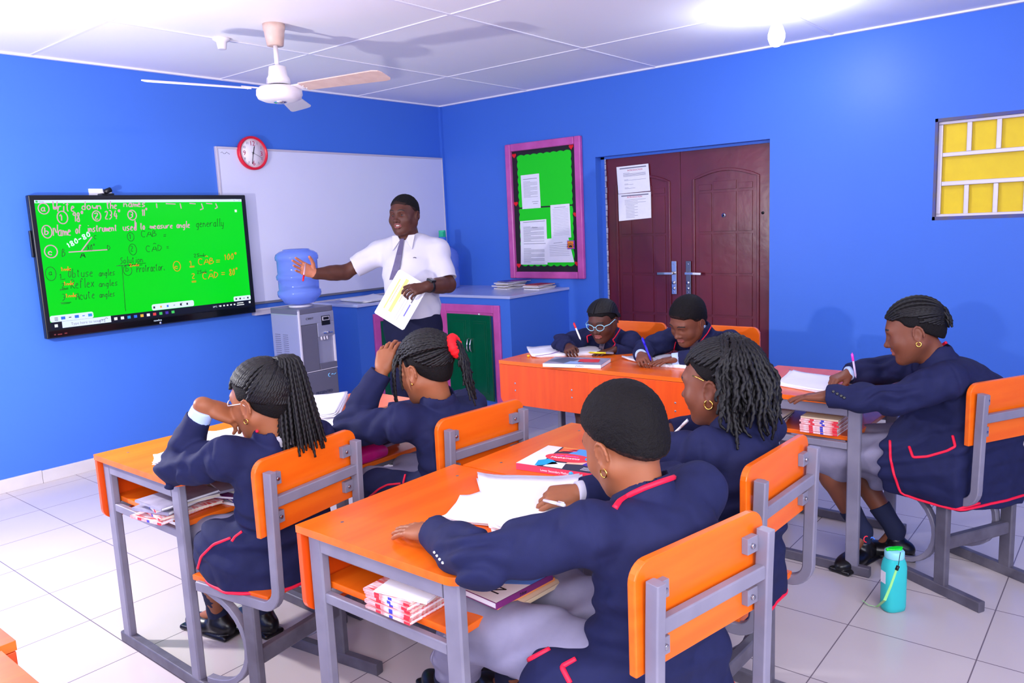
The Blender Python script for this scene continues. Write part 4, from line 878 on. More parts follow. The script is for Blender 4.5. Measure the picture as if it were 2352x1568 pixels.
def suit(J, rx=1., hem=.42, open_=False, sleeve=.97, back=.03, h=.0045, flare=1., arm=1., kk=1., dep=1.08):
    """school blazer as one solid garment around torso and arms"""
    S = SDF(); X = nrm(np.array(J['ls'])-np.array(J['rs'])); X = X*[1, 1, .3]; X = nrm(X); pv, nk = np.array(J['pv']), np.array(J['nk']); up = nrm(nk-pv); fw = nrm(np.cross(X, (0, 0, 1)))*J.get('fs', 1)
    hipX = np.array(J.get('hipX', X)); A = lambda t, b: pv+(nk-pv)*t-fw*b
    S.loft([pv-[0, 0, .01], A(.25, back*.5), A(.55, back), A(.76, back*.8), A(.88, .006)], [(.145*rx, .112*rx*dep), (.138*rx, .106*rx*dep), (.152*rx, .110*rx*dep), (.142*rx, .090*rx*(dep*.5+.5)), (.082*rx, .062*rx)], [hipX, hipX, X, X, X], .02)
    for a, b, c in (('ls', 'le', 'lw'), ('rs', 're', 'rw')):
        s0, e0, w0 = map(np.array, (J[a], J[b], J[c])); w1 = e0+(w0-e0)*sleeve
        S.chain([A(.80, .015)*.6+s0*.4, s0], [.066*rx, .056*rx*arm], .045); S.chain([s0, s0+(e0-s0)*.5, e0], [.052*arm, .053*arm, .049*arm], .030*kk); S.chain([e0, e0+(w1-e0)*.5, w1], [.048*arm, .045*arm, .038*arm], .018)
        cd = nrm(w0-e0); S.ell(w1+cd*.035, (.06, .06, .035), np.array([nrm(np.cross(cd, (.3, .2, .9))), nrm(np.cross(cd, np.cross(cd, (.3, .2, .9)))), cd]), .003, 's')
    S.cone(nk-up*.040, nk+up*.030, .094*J.get('cr', 1), .066*J.get('cr', 1), .005); S.cone(nk-up*.05, nk+up*.2, .047, .058, .006, 's')
    if 'cb' in J: c0, cn = J['cb']; S.plane(c0, cn, .02)
    els = [np.array(J['le']), np.array(J['re'])]; shs = [(np.array(J['ls']), nrm(np.array(J['le'])-np.array(J['ls']))), (np.array(J['rs']), nrm(np.array(J['re'])-np.array(J['rs'])))]
    def wr_(p, d):
        o = .0075*vnoise(p*[1, 1, 1.6], 11)+.004*vnoise(p, 27)+.0022*vnoise(p, 45)
        for e in els:
            g = np.exp(-((p-e)**2).sum(-1)/.0085); o = o+g*.0095*np.sin(((p-e)@np.array([.5, .35, .8]))*130+5*vnoise(p, 14))
        for e, dr in shs:
            g2 = np.exp(-(((p-e)@dr+.012)/.0055)**2)*np.exp(-((p-e)**2).sum(-1)/.012); o = o+.0035*g2; c = e+dr*.05; g = np.exp(-((p-c)**2).sum(-1)/.007); o = o+g*.0075*np.sin(((p-c)@(dr*.6+np.array([.2, .3, .5])))*105+4*vnoise(p, 12))
        w = pv+(nk-pv)*.3; g = np.exp(-(((p-w)@up)/.10)**2); o = o+g*.0075*np.sin(((p-w)@up)*95+6*vnoise(p, 7))
        o = o+.013*(.16-np.abs(vnoise(p*[1, 1, 1.7]+3, 10)))*1.0
        return o
    S.disp.append(wr_); return S
def ringcollar(J, Hd, parent, r0=.060, r1=.072, z0=-.012, z1=.035, a0=-150, a1=150, m=NAVYW, trim=True, name='blazer_collar', th=.010, tr=.0045, fwd=None, ctr=None, tilt=.35):
    """collar standing round the back of the neck"""
    loc = np.array(parent.location); nk = np.array(ctr if ctr is not None else J['nk']); up = nrm(np.array(J['hc'])-np.array(J['nk'])) if 'hc' in J else np.array([0, 0, 1.]); X = nrm(np.array(J['ls'])-np.array(J['rs'])); X = nrm(X-(X@up)*up); Y = np.cross(up, X)*1.0   # Y backwards
    n = 40; mb = MB(); prof = []
    def ringp(a, r, z): return nk+X*math.sin(a)*r+Y*math.cos(a)*r*.95+up*z-Y*0
    v = []; f = []
    for i in range(n+1):
        a = R(a0+(a1-a0)*i/n); sag = -.018*(abs(math.sin(a/2))**2)
        for (r, z) in ((r0, z1+sag), (r0+th*.5, z1+.003+sag), (r0+th, z1+sag), (r1+th*1.2, z0+sag*1.5), (r1, z0+sag*1.5), (r0-.002, z0+sag)): v.append(tuple(ringp(a, r, z)-loc))
    for i in range(n):
        for j in range(6): f.append((i*6+j, i*6+(j+1) % 6, (i+1)*6+(j+1) % 6, (i+1)*6+j))
    f += [tuple(range(6))[::-1], tuple(range(n*6, n*6+6))]
    mb.add(v, f, 0, True); o = mb.build(name, m, parent)
    if trim:
        t = MB(); t.tube([tuple(ringp(R(a0+(a1-a0)*i/n), r1+th*1.25, z0+.003-.027*(abs(math.sin(R(a0+(a1-a0)*i/n)/2))**2))-loc) for i in range(n+1)], tr, 6); t.build('red_piping', PIPE, parent)
    return o
def limbs(S, J, arm=1., hs=.85, legs=True, shin=.040):
    """torso, neck, arms and legs of one continuous body"""
    pv, nk = np.array(J['pv']), np.array(J['nk']); X = nrm((np.array(J['ls'])-np.array(J['rs']))*[1, 1, .3])
    S.loft([pv, pv+(nk-pv)*.5, pv+(nk-pv)*.85], [(.11, .08), (.105, .075), (.105, .06)], X, .03); hc = np.array(J['hc'])
    S.cone(nk-(nk-pv)*.1, hc, .050*arm*J.get('nr', 1), .046*J.get('nr', 1), .03)
    for a, b, c in (('ls', 'le', 'lw'), ('rs', 're', 'rw')):
        s0, e0, w0 = map(np.array, (J[a], J[b], J[c])); S.chain([nk-(nk-pv)*.1, s0, e0, e0+(w0-e0)*.3, w0], [.04, .040*arm, .032*arm, .033*arm, .0215*arm], .02)
    if legs:
        for a, b, c, d in (('lk', 'la', 'lt', 1), ('rk', 'ra', 'rt', -1)):
            k0, a0, t0 = map(np.array, (J[a], J[b], J[c])); hp = pv+X*.07*d; S.chain([hp, k0], [.07, .052], .03); S.chain([k0, k0+(a0-k0)*.35, a0], [.05, shin*1.12, .031], .02); S.chain([a0, a0*.5+t0*.5-[0, 0, .02]], [.028, .012], .01)
    if 'cb' in J: S.plane(J['cb'][0]+J['cb'][1]*.02, J['cb'][1], .01)
def shoes(J, parent, sock=.5, low=True, mm=SHOE, sz=1.):
    loc = np.array(parent.location)
    for a, b, k0 in (('la', 'lt', 'lk'), ('ra', 'rt', 'rk')):
        a0, t0, kk = map(np.array, (J[a], J[b], J[k0])); d = nrm(t0-a0); fd = nrm(np.array([d[0], d[1], 0])); sd = np.cross(fd, (0, 0, 1)); M = np.array([sd, fd, [0, 0, 1.]])
        base = np.array([a0[0], a0[1], 0]); S = SDF(); z0 = J.get('fz', 0)
        heel = base-fd*.03+[0, 0, .040+z0]; S.ell(base+fd*.075*sz+[0, 0, .030+z0], (.043*sz, .105*sz, .034), M, .02); S.ell(heel, (.036*sz, .045*sz, .040), M, .02); S.cone(base+[0, 0, .055+z0], base+[0, 0, .075+z0], .040, .038, .02)
        S.box(base+fd*.055+[0, 0, .010+z0], (.042*sz, .125*sz, .010), M, .009, .004); S.plane((0, 0, z0+.001), (0, 0, 1), .002); S.cone(base+[0, 0, .075+z0], base+[0, 0, .14+z0], .030, .034, .006, 's')
        S.build('shoe', .0035, mm, parent)
        S = SDF(); S.chain([base+[0, 0, .05+z0], a0+[0, 0, .01], a0+(kk-a0)*sock], [.034, .036, .045], .02); S.plane(a0+(kk-a0)*sock, a0-kk, .003); S.disp.append(lambda p, d: .0015*np.sin(p[..., 2]*400)*0+.002*vnoise(p, 60)); S.build('sock', .004, SOCK, parent)
def skirt(J, parent, m=GSK, r=.085, wide=.2, name='skirt', length=1., low=None, h=.005):
    S = SDF(); pv = np.array(J['pv']); X = nrm((np.array(J['ls'])-np.array(J['rs']))*[1, 1, 0]); lk, rk = np.array(J['lk']), np.array(J['rk'])
    S.loft([pv+[0, 0, .05], pv-[0, 0, .0]], [(.10, .08), (.12, .09)], X, .03)
    for q, k0 in ((1, lk), (-1, rk)): hp = pv+X*.08*q; e = hp+(k0-hp)*length; S.chain([hp, hp+(e-hp)*.5, e], [r, r*.95, r*.86], .03)
    S.loft([pv+(.5*(lk+rk)-pv)*.3, pv+(.5*(lk+rk)-pv)*length*.92], [(.13, r*.85), (.5*np.linalg.norm(lk-rk)+.03, r*.7)], X, .03)
    if 'cb' in J: S.plane(np.array(J['cb'][0])+np.array(J['cb'][1])*.02, J['cb'][1], .01)
    if low is not None:
        for q in low: S.chain([np.array(q[0]), np.array(q[1])], [q[2], q[3]], .05)
    S.disp.append(lambda p, d: .012*vnoise(p*[1, 1, 1.5], 9)+.006*np.sin((p@np.array([.6, .4, 1.1]))*55+7*vnoise(p, 6)))
    return S
def earring(Hd, side, parent, r=.010, m=GOLD, hoop=True, th=.0018):
    loc = np.array(parent.location); c = Hd.w(side*.084, -.002, -.046)-loc; mb = MB()
    if hoop: mb.tube([tuple(c+r*(math.cos(a)*Hd.M[1]+math.sin(a)*Hd.M[2])) for a in [2*PI*i/16 for i in range(16)]], th, 6, closed=True)
    else: mb.tube([tuple(c-Hd.M[2]*.001), tuple(c+Hd.M[2]*.004), tuple(c+Hd.M[2]*.006)], .0035, 8)
    mb.build('earring', m, parent)
def pen(a, b, m, label, capm=None, r=.0042, name='pen', tipm=None):
    a, b = np.array(a, float), np.array(b, float); t = empty(name, a, 0, label, 'pen'); d = b-a; L = np.linalg.norm(d); u = d/L
    MB().tube([tuple(u*.010), tuple(u*L*.72)], r, 8).tube([(0, 0, 0), tuple(u*.006), tuple(u*.012)], [.0006, .0016, r], 8).build('barrel', m, t)
    MB().tube([tuple(u*L*.70), tuple(u*L*.97), tuple(d)], [r*1.15, r*1.15, r*.8], 8).tube([tuple(u*L*.74+np.array([0, 0, r*1.5])), tuple(u*L*.98+np.array([0, 0, r*1.5]))], .0012, 6).build('cap', capm or m, t)
    return t
def person(name_loc, label): return empty('person', name_loc, 0, label, 'person')
# ------------------------------------------------------------------ people
def feet(lk, rk, la, ra, lt, rt): return dict(lk=lk, rk=rk, la=la, ra=ra, lt=lt, rt=rt)
def mark(S, J, parent): pass
def finish_blazer(S, parent, hem, extra=None, h=.0045, m=NAVYW, label=None):
    if 'cb' in J: S.plane(J['cb'][0], J['cb'][1], .015)
    return S.build('blazer', h, [m, PIPE], parent, matfn=extra)
def collartrim(S, J, parent, r, z=-.030, a0=-70, a1=50, n=36):
    loc = np.array(parent.location); nk = np.array(J['nk']); up = nrm(nrm(np.array(J['hc'])-nk)*.6+np.array([0, 0, .4])); X = nrm(np.array(J['ls'])-np.array(J['rs'])); X = nrm(X-(X@up)*up); Y = np.cross(up, X); pts = []
    for i in range(n+1):
        a = R(a0+(a1-a0)*i/n); d = X*math.sin(a)+Y*math.cos(a); ts = np.arange(.055, .17, .001)
        for zz in np.arange(-.06, .05, .003):
            p = nk+up*zz+d*ts[:, None]; v = S.at(p); k = np.nonzero(v > 0)[0]
            if len(k) and ts[k[0]] < .096 and (v[k[0]:] > -.001).all(): pts.append(p[k[0]]+d*.001); break
    q = np.array(pts)
    if len(q) < 5: return
    for _ in range(4): q[1:-1] = (q[:-2]+2*q[1:-1]+q[2:])/4
    mb = MB(); mb.sq([tuple(x-loc) for x in q], r*.9, r*2.2, up=tuple(up)); mb.build('red_piping', PIPE, parent)
def sides(Hd, hb, loc, G, n=13, r=.0052, off=.0065, amp=.16, g=1.25):
    key = np.array([(.93, .45, .42), (.97, .22, .30), (.98, 0, .24), (.95, -.24, .02), (.88, -.42, -.22), (.74, -.62, -.36), (.50, -.80, -.44), (.22, -.92, -.48)])
    for sd_ in (-1, 1):
        for i in range(n):
            u = i/(n-1)*7; k = min(6, int(u)); c = key[k]*(1-u+k)+key[k+1]*(u-k); c0 = c*[sd_, 1, 1]; mid = nrm(nrm(c0)+nrm(G)*.9)
            strand(hb, [q-loc for q in scalp_path(Hd, c0, mid, 5, off, off+.001)+scalp_path(Hd, mid, np.asarray(G)+np.array([sd_*.1, 0, 0]), 4, off+.001, off+.004)[1:]], r, .0034, g, .8, amp, sides=8)
def hemtrim(S, ctr, z, parent, a0, a1, r=.0055, n=60, off=.001, dz=None):
    """red piping round the lower edge: outermost surface found from the centre at height z"""
    loc = np.array(parent.location); pts = []
    for i in range(n+1):
        a = R(a0+(a1-a0)*i/n); d = np.array([math.cos(a), math.sin(a), 0]); zz = z+.004+(dz(a) if dz else 0); ts = np.arange(.45, .02, -.002)
        p = np.array([ctr[0], ctr[1], zz])+d*ts[:, None]; v = S.at(p); k = np.nonzero(v < 0)[0]
        if len(k): pts.append(p[k[0]]+d*off)
    if len(pts) > 4:
        q = np.array(pts)
        for _ in range(2): q[1:-1] = (q[:-2]+2*q[1:-1]+q[2:])/4
        mb = MB(); mb.tube([tuple(x-loc) for x in q], r, 6); mb.build('hem_piping', PIPE, parent)
def trims(S, lines, parent, r=.0045, t0=1.0):
    loc = np.array(parent.location)
    for uv in lines:
        mb = MB(); trim_px(S, uv, t0, r, mb)
        if mb.v: mb.v = [tuple(np.array(p)-loc) for p in mb.v]; mb.build('red_piping', PIPE, parent)
def buttons(S, uvs, t0, parent, r=.0065, m=None):
    loc = np.array(parent.location)
    for u, v in uvs:
        p = S.hit(u, v, t0)
        if p is None: continue
        e = nrm(CAMP-p); M = Matrix.Translation(Vector(p-loc)) @ Vector(e).to_track_quat('Z', 'Y').to_matrix().to_4x4(); MB().lathe([(r, -.002), (r, .001), (r*.8, .0025), (r*.4, .002)], n=14, M=M).build('button', m or CHROME, parent)
def cuff(e, w, parent, m=SHB, r=.032, a=.0, b=.020, name='shirt_cuff'):
    e, w = np.array(e), np.array(w); d = nrm(w-e); S = SDF(); c0 = e+(w-e)*.97; S.chain([c0-d*.03, c0+d*b], [r, r*.93], .01); S.plane(c0+d*b, -d, .002); S.build(name, .0035, m, parent)
# ---------- B1: short haired boy, nearest, seen from behind
t = person((-4.08, -4.45, 0), 'schoolboy with very short hair, back turned, nearest the camera, hands on his papers')
Hd = Head((-4.052, -4.408, .975), (.26, .93, -.36), (.0, .25, 1), 1.03)
J = dict(cb=CB(-4.14, -4.66, 78.5), hd=Hd.c, hc=Hd.w(0, -.02, -.05), pv=(-4.11, -4.51, .50), nk=(-4.055, -4.460, .845), ls=(-4.235, -4.425, .825), rs=(-3.885, -4.50, .825), le=(-4.375, -4.245, .775), lw=(-4.305, -4.045, .765), re=(-3.74, -4.30, .765), rw=(-3.915, -4.19, .775),
         lk=(-4.20, -4.06, .50), rk=(-3.98, -4.10, .50), la=(-3.96, -3.70, .10), ra=(-3.86, -3.86, .10), lt=(-3.89, -3.53, .04), rt=(-3.80, -3.70, .04))
S = SDF(); limbs(S, J, 1.05, shin=.042); add_head(S, Hd)
hand(S, J['lw'], (.05, 1, -.14), (.05, -.1, -1), (1, .1, 0), .92, (.10, .08, .10, .14), spread=.075, thumb=(.75, .55, .2))
hand(S, J['rw'], (-.66, .72, -.10), (.25, .3, -1), (-.75, -.62, -.2), .92, (.42, .55, .65, .7), spread=.03, thumb=(.55, .75, .35), tc=.35)
S.build('body', .0032, [SKIN, LIP, BROW], t, face_mat(Hd)); cap(Hd, t, .005, top=.016, F=(.080, .080), N=(-.095, -.062), name='short_hair', kp=.022, fuzz=.0015, h=.0028, dens=240)
Bz = suit(J, 1.10, arm=1.13, back=.04); pv = np.array(J['pv'])
Bz.loft([pv+[0, 0, .03], pv-[0, 0, .10]], [(.165, .13), (.205, .17)], (.98, -.2, 0), .05); Bz.ell((-4.28, -4.40, .47), (.07, .13, .10), None, .06); Bz.plane((0, 0, .405), (0, 0, 1), .004)
finish_blazer(Bz, t, .41); pass; hemtrim(Bz, pv, .405, t, 60, 330)
ringcollar(J, Hd, t, .050, .053, -.01, .026, m=SHW, trim=False, name='shirt_collar', th=.005)
trims(Bz, [[(1412, 1166), (1424, 1150), (1450, 1134), (1480, 1120), (1515, 1107), (1548, 1096)]], t, .0068); trims(Bz, [[(1168, 1568), (1215, 1515), (1262, 1490)], [(1310, 1568), (1290, 1530), (1322, 1513)]], t, .006)
cuff(J['re'], J['rw'], t, SHW); buttons(Bz, [(998, 1268), (1004, 1276), (1010, 1284), (1017, 1292)], 1.0, t, .0036, STEEL); earring(Hd, -1, t)
Sk = SDF(); X = np.array([.98, -.2, 0])
for q, k0 in ((1, J['lk']), (-1, J['rk'])):
    hp = pv+X*-.085*q; Sk.chain([hp, np.array(k0)], [.098, .082], .05); a0 = np.array(J['la' if q > 0 else 'ra']); Sk.chain([np.array(k0), np.array(k0)+(a0-np.array(k0))*.62], [.082, .075], .04)
    Sk.plane(np.array(k0)+(a0-np.array(k0))*.60, -(a0-np.array(k0)), .003) if False else None
Sk.disp.append(lambda p, d: .012*vnoise(p, 9)+.005*np.sin((p@np.array([.6, .4, 1.1]))*60+7*vnoise(p, 6))); Sk.build('grey_trousers', .0045, GSK, t); shoes(J, t, .5)
pen(P(1247, 1148, 2.02), P(1297, 1160, 1.86), mat('clear_pen', (225, 225, 240), .15), 'clear ballpoint pen in the right hand of the short haired boy')
# ---------- G4: girl with shoulder length twists
t = person((-3.46, -4.40, 0), 'schoolgirl with shoulder length rope twists and hoop earring, back turned')
Hd = Head((-3.388, -4.330, .980), (-.02, .98, -.14), (0, .12, 1), 1.07)
J = dict(cb=CB(-3.50, -4.578, 88), hd=Hd.c, hc=Hd.w(0, -.02, -.05), pv=(-3.49, -4.42, .50), nk=(-3.405, -4.385, .838), ls=(-3.55, -4.37, .82), rs=(-3.235, -4.41, .82), le=(-3.555, -4.165, .775), lw=(-3.42, -4.00, .765), re=(-3.07, -4.22, .765), rw=(-3.235, -4.085, .765),
         lk=(-3.56, -4.03, .50), rk=(-3.38, -4.02, .50), la=(-3.50, -3.98, .10), ra=(-3.38, -3.98, .10), lt=(-3.50, -3.85, .04), rt=(-3.37, -3.85, .04))
S = SDF(); limbs(S, J); add_head(S, Hd, lids=1, plump=.006)
hand(S, J['lw'], (.15, 1, -.1), (0, -.1, -1), (1, 0, 0), .85, (.15, .15, .2, .2)); th = hand(S, J['rw'], (-.55, .75, .0), (-.4, -.2, -.9), (-.6, -.5, .6), .85, (.6, .75, .85, .9), spread=.02, thumb=(.5, .8, .3), tc=.4)
S.build('body', .0032, [SKM, LIP, BROW], t, face_mat(Hd))
Bz = suit(J, 1.0, arm=1.05, back=.05); pv = np.array(J['pv'])
Bz.loft([pv+[0, 0, .03], pv-[0, 0, .16]], [(.155, .13), (.20, .15)], (1, 0, 0), .05); Bz.plane((0, 0, .365), (0, 0, 1), .004); finish_blazer(Bz, t, .37); pass; hemtrim(Bz, pv, .365, t, 120, 400)
ringcollar(J, Hd, t, .048, .052, 0, .034, m=SHB, trim=False, name='shirt_collar', th=.006)
capS, co = cap(Hd, t, .006, F=(.070, .085), N=(-.085, -.07), name='scalp_hair', nape=.86, fuzz=.0006)
hb = MB(); r2 = random.Random(5); loc = np.array(t.location); rows(Hd, hb, loc, 24, (0, -.75, .65), .0058, amp=.16); sides(Hd, hb, loc, (0, -.75, .65), 10)
for i in range(125):
    lay = i % 3; az = R(r2.uniform(110, 285)) if i > 16 else R(r2.uniform(106, 128)); pol = R(88+r2.uniform(-8, 14)); st = R(r2.uniform(4, 34)+lay*6)
    # az measured from the face, toward her left first
    dirn = lambda po, a_: np.array([-math.sin(a_)*math.sin(po), math.cos(a_)*math.sin(po), math.cos(po)])
    off = .009+.011*lay; pa = scalp_path(Hd, dirn(st, az*.5+R(95)), dirn(pol, az), 7, .006+.006*lay, off)
    e = pa[-1]; out_ = nrm((e-Hd.c)*[1, 1, 0]); L = r2.uniform(.09, .20) if R(120) < az < R(270) else r2.uniform(.07, .15); sw = r2.uniform(-1, 1)
    for k in range(1, 7):
        q = e+out_*(.012*k**.5+.004*lay)+np.array([.006*math.sin(k*1.3+sw*3)+.004*k*sw*.6, .006*math.cos(k*1.7+sw*5), -L*k/6]); dd = float(Bz.at(q[None])[0])
        if dd < .011: q = Bz.snap(q, .011, 4)
        pa.append(q)
    strand(hb, [np.array(q)-loc for q in pa], .0066, .0038, 1.25, .45, .26, sides=7)
hb.build('rope_twists', BRAID, t); earring(Hd, -1, t, .013, th=.0026)
MB().tube([tuple(Hd.w(-.079, .035, .035)-loc), tuple(Hd.w(-.084, .018, .03)-loc), tuple(Hd.w(-.087, .0, .02)-loc)], .0022, 6).build('hair_clip', GOLD, t)
Sk = skirt(J, t); Sk.build('grey_skirt', .006, GSK, t); shoes(J, t, .4)
pen(P(1530, 1012, 2.62), P(1580, 965, 2.52), mat('white_pen', (236, 232, 240), .3), 'white pen held up by the girl with shoulder length twists')
# ---------- G1: girl with the long twisted ponytail
t = person((-4.17, -3.25, 0), 'schoolgirl with long twisted ponytail leaning her chin on her raised hand')
Hd = Head((-4.214, -3.237, .978), (-.22, .95, -.16), (-.05, .12, 1), 1.0)
J = dict(cb=CB(-4.14, -3.37, 98), hd=Hd.c, hc=Hd.w(0, -.02, -.05), pv=(-4.16, -3.19, .50), nk=(-4.205, -3.270, .842), ls=(-4.355, -3.24, .838), rs=(-4.06, -3.28, .822), le=(-4.41, -3.045, .782), lw=(-4.352, -3.150, .978), re=(-3.95, -3.08, .775), rw=(-4.02, -2.92, .765),
         lk=(-4.262, -2.87, .475), rk=(-4.09, -2.84, .485), la=(-4.13, -2.68, .09), ra=(-4.02, -2.80, .09), lt=(-4.17, -2.46, .04), rt=(-4.02, -2.60, .04))
S = SDF(); limbs(S, J, .98); add_head(S, Hd, lids=0)
hand(S, J['lw'], (.78, -.22, -.46), (.1, .50, -.80), (.2, .75, .5), .98, (.30, .35, .40, .45), spread=.03, thumb=(.4, .8, .2)); hand(S, J['rw'], (-.3, .9, -.1), (0, -.1, -1), (-.8, -.3, 0), .85)
S.build('body', .0032, [SKIN, LIP, BROW], t, face_mat(Hd)); add_eyes(Hd, t)
Bz = suit(J, 1.0, arm=1.04, sleeve=.80, back=.045); pv = np.array(J['pv'])
Bz.loft([pv+[0, 0, .05], pv+[0, 0, -.12]], [(.155, .125), (.20, .17)], (1, 0, 0), .05); Bz.ell((-4.325, -3.12, .49), (.065, .14, .11), None, .04); Bz.plane((0, 0, .405), (0, 0, 1), .004)
finish_blazer(Bz, t, .41); pass; hemtrim(Bz, pv, .405, t, 120, 320)
ringcollar(J, Hd, t, .048, .052, -.002, .028, m=SHW, trim=False, name='shirt_collar', th=.006)
trims(Bz, [[(590, 990), (612, 986), (642, 982)], [(480, 1368), (462, 1345), (453, 1312), (462, 1278), (490, 1250), (530, 1235)], [(532, 1243), (540, 1232), (556, 1220)]], t, .0045); cuff(np.array(J['le']), np.array(J['lw'])*.84+np.array(J['le'])*.16, t, SHB, .036, b=.030)
cap(Hd, t, .006, F=(.082, .065), N=(-.085, -.075), name='scalp_hair', nape=.86, fuzz=.0005)
hb = MB(); loc = np.array(t.location); G = np.array([.30, -.62, .80]); r2 = random.Random(9)
for i in range(84):                       # flat twists drawn up to the tie
    a = 2*PI*i/84; c0 = nrm(np.array([.95*math.sin(a), .75*math.cos(a)+.12, -.12-.35*(math.cos(a) < 0)*abs(math.cos(a))+.42*max(0, math.cos(a))]))
    if abs(c0[0]) > .7 and c0[1] > -.05 and c0[2] < .35: c0 = nrm(c0+np.array([0, 0, .42]))
    strand(hb, [q-loc for q in scalp_path(Hd, c0, G+np.array([r2.uniform(-.08, .08), r2.uniform(-.08, .08), 0]), 8, .0065, .012)], .0054, .0033, 1.25, .8, .17, sides=8)
g0 = Hd.onscalp(G, .010)
sides(Hd, hb, loc, G, 15)
for i in range(66):                       # the hanging tail
    ang = i*2.399; rr_ = .031*math.sqrt((i+.5)/66); o = np.array([math.cos(ang)*rr_*1.25, math.sin(ang)*rr_, 0])
    b0 = g0+o*.35+np.array([0, 0, .010]); out_ = np.array([.35, -.50, 0]); L = r2.uniform(.25, .31)
    pts = [b0, g0+o*.8+out_*.05+np.array([0, 0, .022-.2*rr_])]
    for k in range(1, 8): q = g0+o*(1+.10*k)+out_*(.050+.004*k)+np.array([.001*k+.007*k*math.cos(ang)*.3, 0, .014-L*k/7]); dd = float(Bz.at(q[None])[0]); q = Bz.snap(q, .008, 4) if dd < .008 else q; pts.append(q)
    strand(hb, [q-loc for q in pts], .0055, .0033, 1.25, .6, .18, sides=8)

for i in range(26):
    a = R(100+i*6.4); c0 = nrm(np.array([math.sin(a)*.9, math.cos(a)*.9, -.45 if 122 < 100+i*6.4 < 238 else -.02])); strand(hb, [q-loc for q in scalp_path(Hd, c0, G, 8, .006, .012)], .0056, .0033, 1.25, .8, .22, sides=7)
hb.build('long_twists', BRAID, t); MB().tube([tuple(g0-loc+np.array([.014*math.cos(a), .010*math.sin(a), .006+.004*math.sin(a)])) for a in [2*PI*i/14 for i in range(14)]], .0035, 6, closed=True).build('hair_tie', HAIR, t)
def glasses(Hd, t, m, r=.022, side=.031, th=.0016, tem=True, y=.094, z=.000):
    loc = np.array(t.location); mb = MB()
    for q in (-1, 1):
        mb.tube([tuple(Hd.w(q*side+q*r*1.08*math.cos(a), y-.006*abs(math.cos(a))*(1 if math.cos(a) > 0 else 0), z+r*.80*math.sin(a)+.003*math.cos(a)*1)-loc) for a in [2*PI*i/20 for i in range(20)]], th, 6, closed=True)
        mb.tube([tuple(Hd.w(q*(side+r*1.05), y-.006, z+.006)-loc), tuple(Hd.w(q*.078, .06, z+.006)-loc), tuple(Hd.w(q*.083, .0, z+.008)-loc), tuple(Hd.w(q*.081, -.016, z-.004)-loc)], th*1.05, 6)
    mb.tube([tuple(Hd.w(-.010, y+.002, z+.004)-loc), tuple(Hd.w(.010, y+.002, z+.004)-loc)], th, 6); o = mb.build('glasses_frame', m, t)
    for q in (-1, 1):
        v = [tuple(Hd.w(q*side+q*r*math.cos(a), y-.003, z+r*.74*math.sin(a))-loc) for a in [2*PI*i/20 for i in range(20)]]; MB().add(v, [tuple(range(20))]).build('lens', mat('lens_glass', (235, 240, 255), .03, trans=1, ior=1.02, alpha=.35), o)
glasses(Hd, t, mat('clear_frame', (214, 196, 196), .2)); earring(Hd, -1, t, .008)
Sk = skirt(J, t, low=[((-4.265, -2.92, .45), (-4.285, -3.0, .37), .07, .05)]); Sk.build('grey_skirt', .005, GSK, t); shoes(J, t, .72)
# ---------- G2: girl with the red hair band
t = person((-3.56, -3.38, 0), 'schoolgirl with a red hair band resting her forehead on her hand')
Hd = Head((-3.645, -3.365, .989), (-.05, .97, -.24), (0, .22, 1), 1.02)
J = dict(cb=CB(-3.54, -3.545, 85), hd=Hd.c, hc=Hd.w(0, -.02, -.05), pv=(-3.53, -3.38, .50), nk=(-3.625, -3.405, .845), ls=(-3.79, -3.37, .83), rs=(-3.465, -3.395, .82), le=(-3.855, -3.17, .785), lw=(-3.737, -3.235, .975), re=(-3.36, -3.19, .765), rw=(-3.53, -3.02, .765),
         lk=(-3.62, -3.00, .49), rk=(-3.42, -3.0, .49), la=(-3.60, -2.95, .10), ra=(-3.44, -2.95, .10), lt=(-3.62, -2.82, .04), rt=(-3.44, -2.82, .04))
S = SDF(); limbs(S, J, .98); add_head(S, Hd, lids=1)
hand(S, J['lw'], (.42, .02, .90), (.72, .35, -.30), (.25, -.85, .1), .88, (.34, .40, .45, .5), spread=.035, thumb=(.55, .72, .45)); hand(S, J['rw'], (-.75, .6, -.05), (0, 0, -1), (-.6, -.7, 0), .85, (.3, .3, .35, .4))
S.build('body', .0032, [SKIN, LIP, BROW], t, face_mat(Hd))
Bz = suit(J, 1.02, arm=1.05, back=.045); pv = np.array(J['pv']); Bz.loft([pv+[0, 0, .05], pv+[0, 0, -.12]], [(.155, .125), (.20, .17)], (1, 0, 0), .05); Bz.ell((-3.67, -3.17, .50), (.08, .16, .10), None, .05); Bz.plane((0, 0, .405), (0, 0, 1), .004)
finish_blazer(Bz, t, .41); pass; hemtrim(Bz, pv, .405, t, 60, 320); trims(Bz, [[(848, 1141), (870, 1123), (890, 1113), (920, 1110)], [(926, 1110), (931, 1090)]], t, .004)
ringcollar(J, Hd, t, .048, .052, 0, .030, m=SHW, trim=False, name='shirt_collar', th=.006)
def partm(p):
    q = Hd.loc(p); th = np.arctan2(q[:, 0], q[:, 2]); ln = (np.abs(((th/.30+.25) % 1)-.5) < .055) & (q[:, 2] > .06) & (q[:, 1] > -.04) | ((np.abs(((q[:, 1]/.05+.3) % 1)-.5) < .035) & (q[:, 2] > .05) & (q[:, 1] > -.05)); return ln.astype(int)
cs, co = cap(Hd, t, .004, F=(.082, .062), N=(-.085, -.07), name='parted_scalp', nape=.86, fuzz=.0005); co.data.materials.append(skin('scalp', (170, 110, 100)))
hb = MB(); loc = np.array(t.location); G = np.array([.35, -.86, .12]); r2 = random.Random(21)
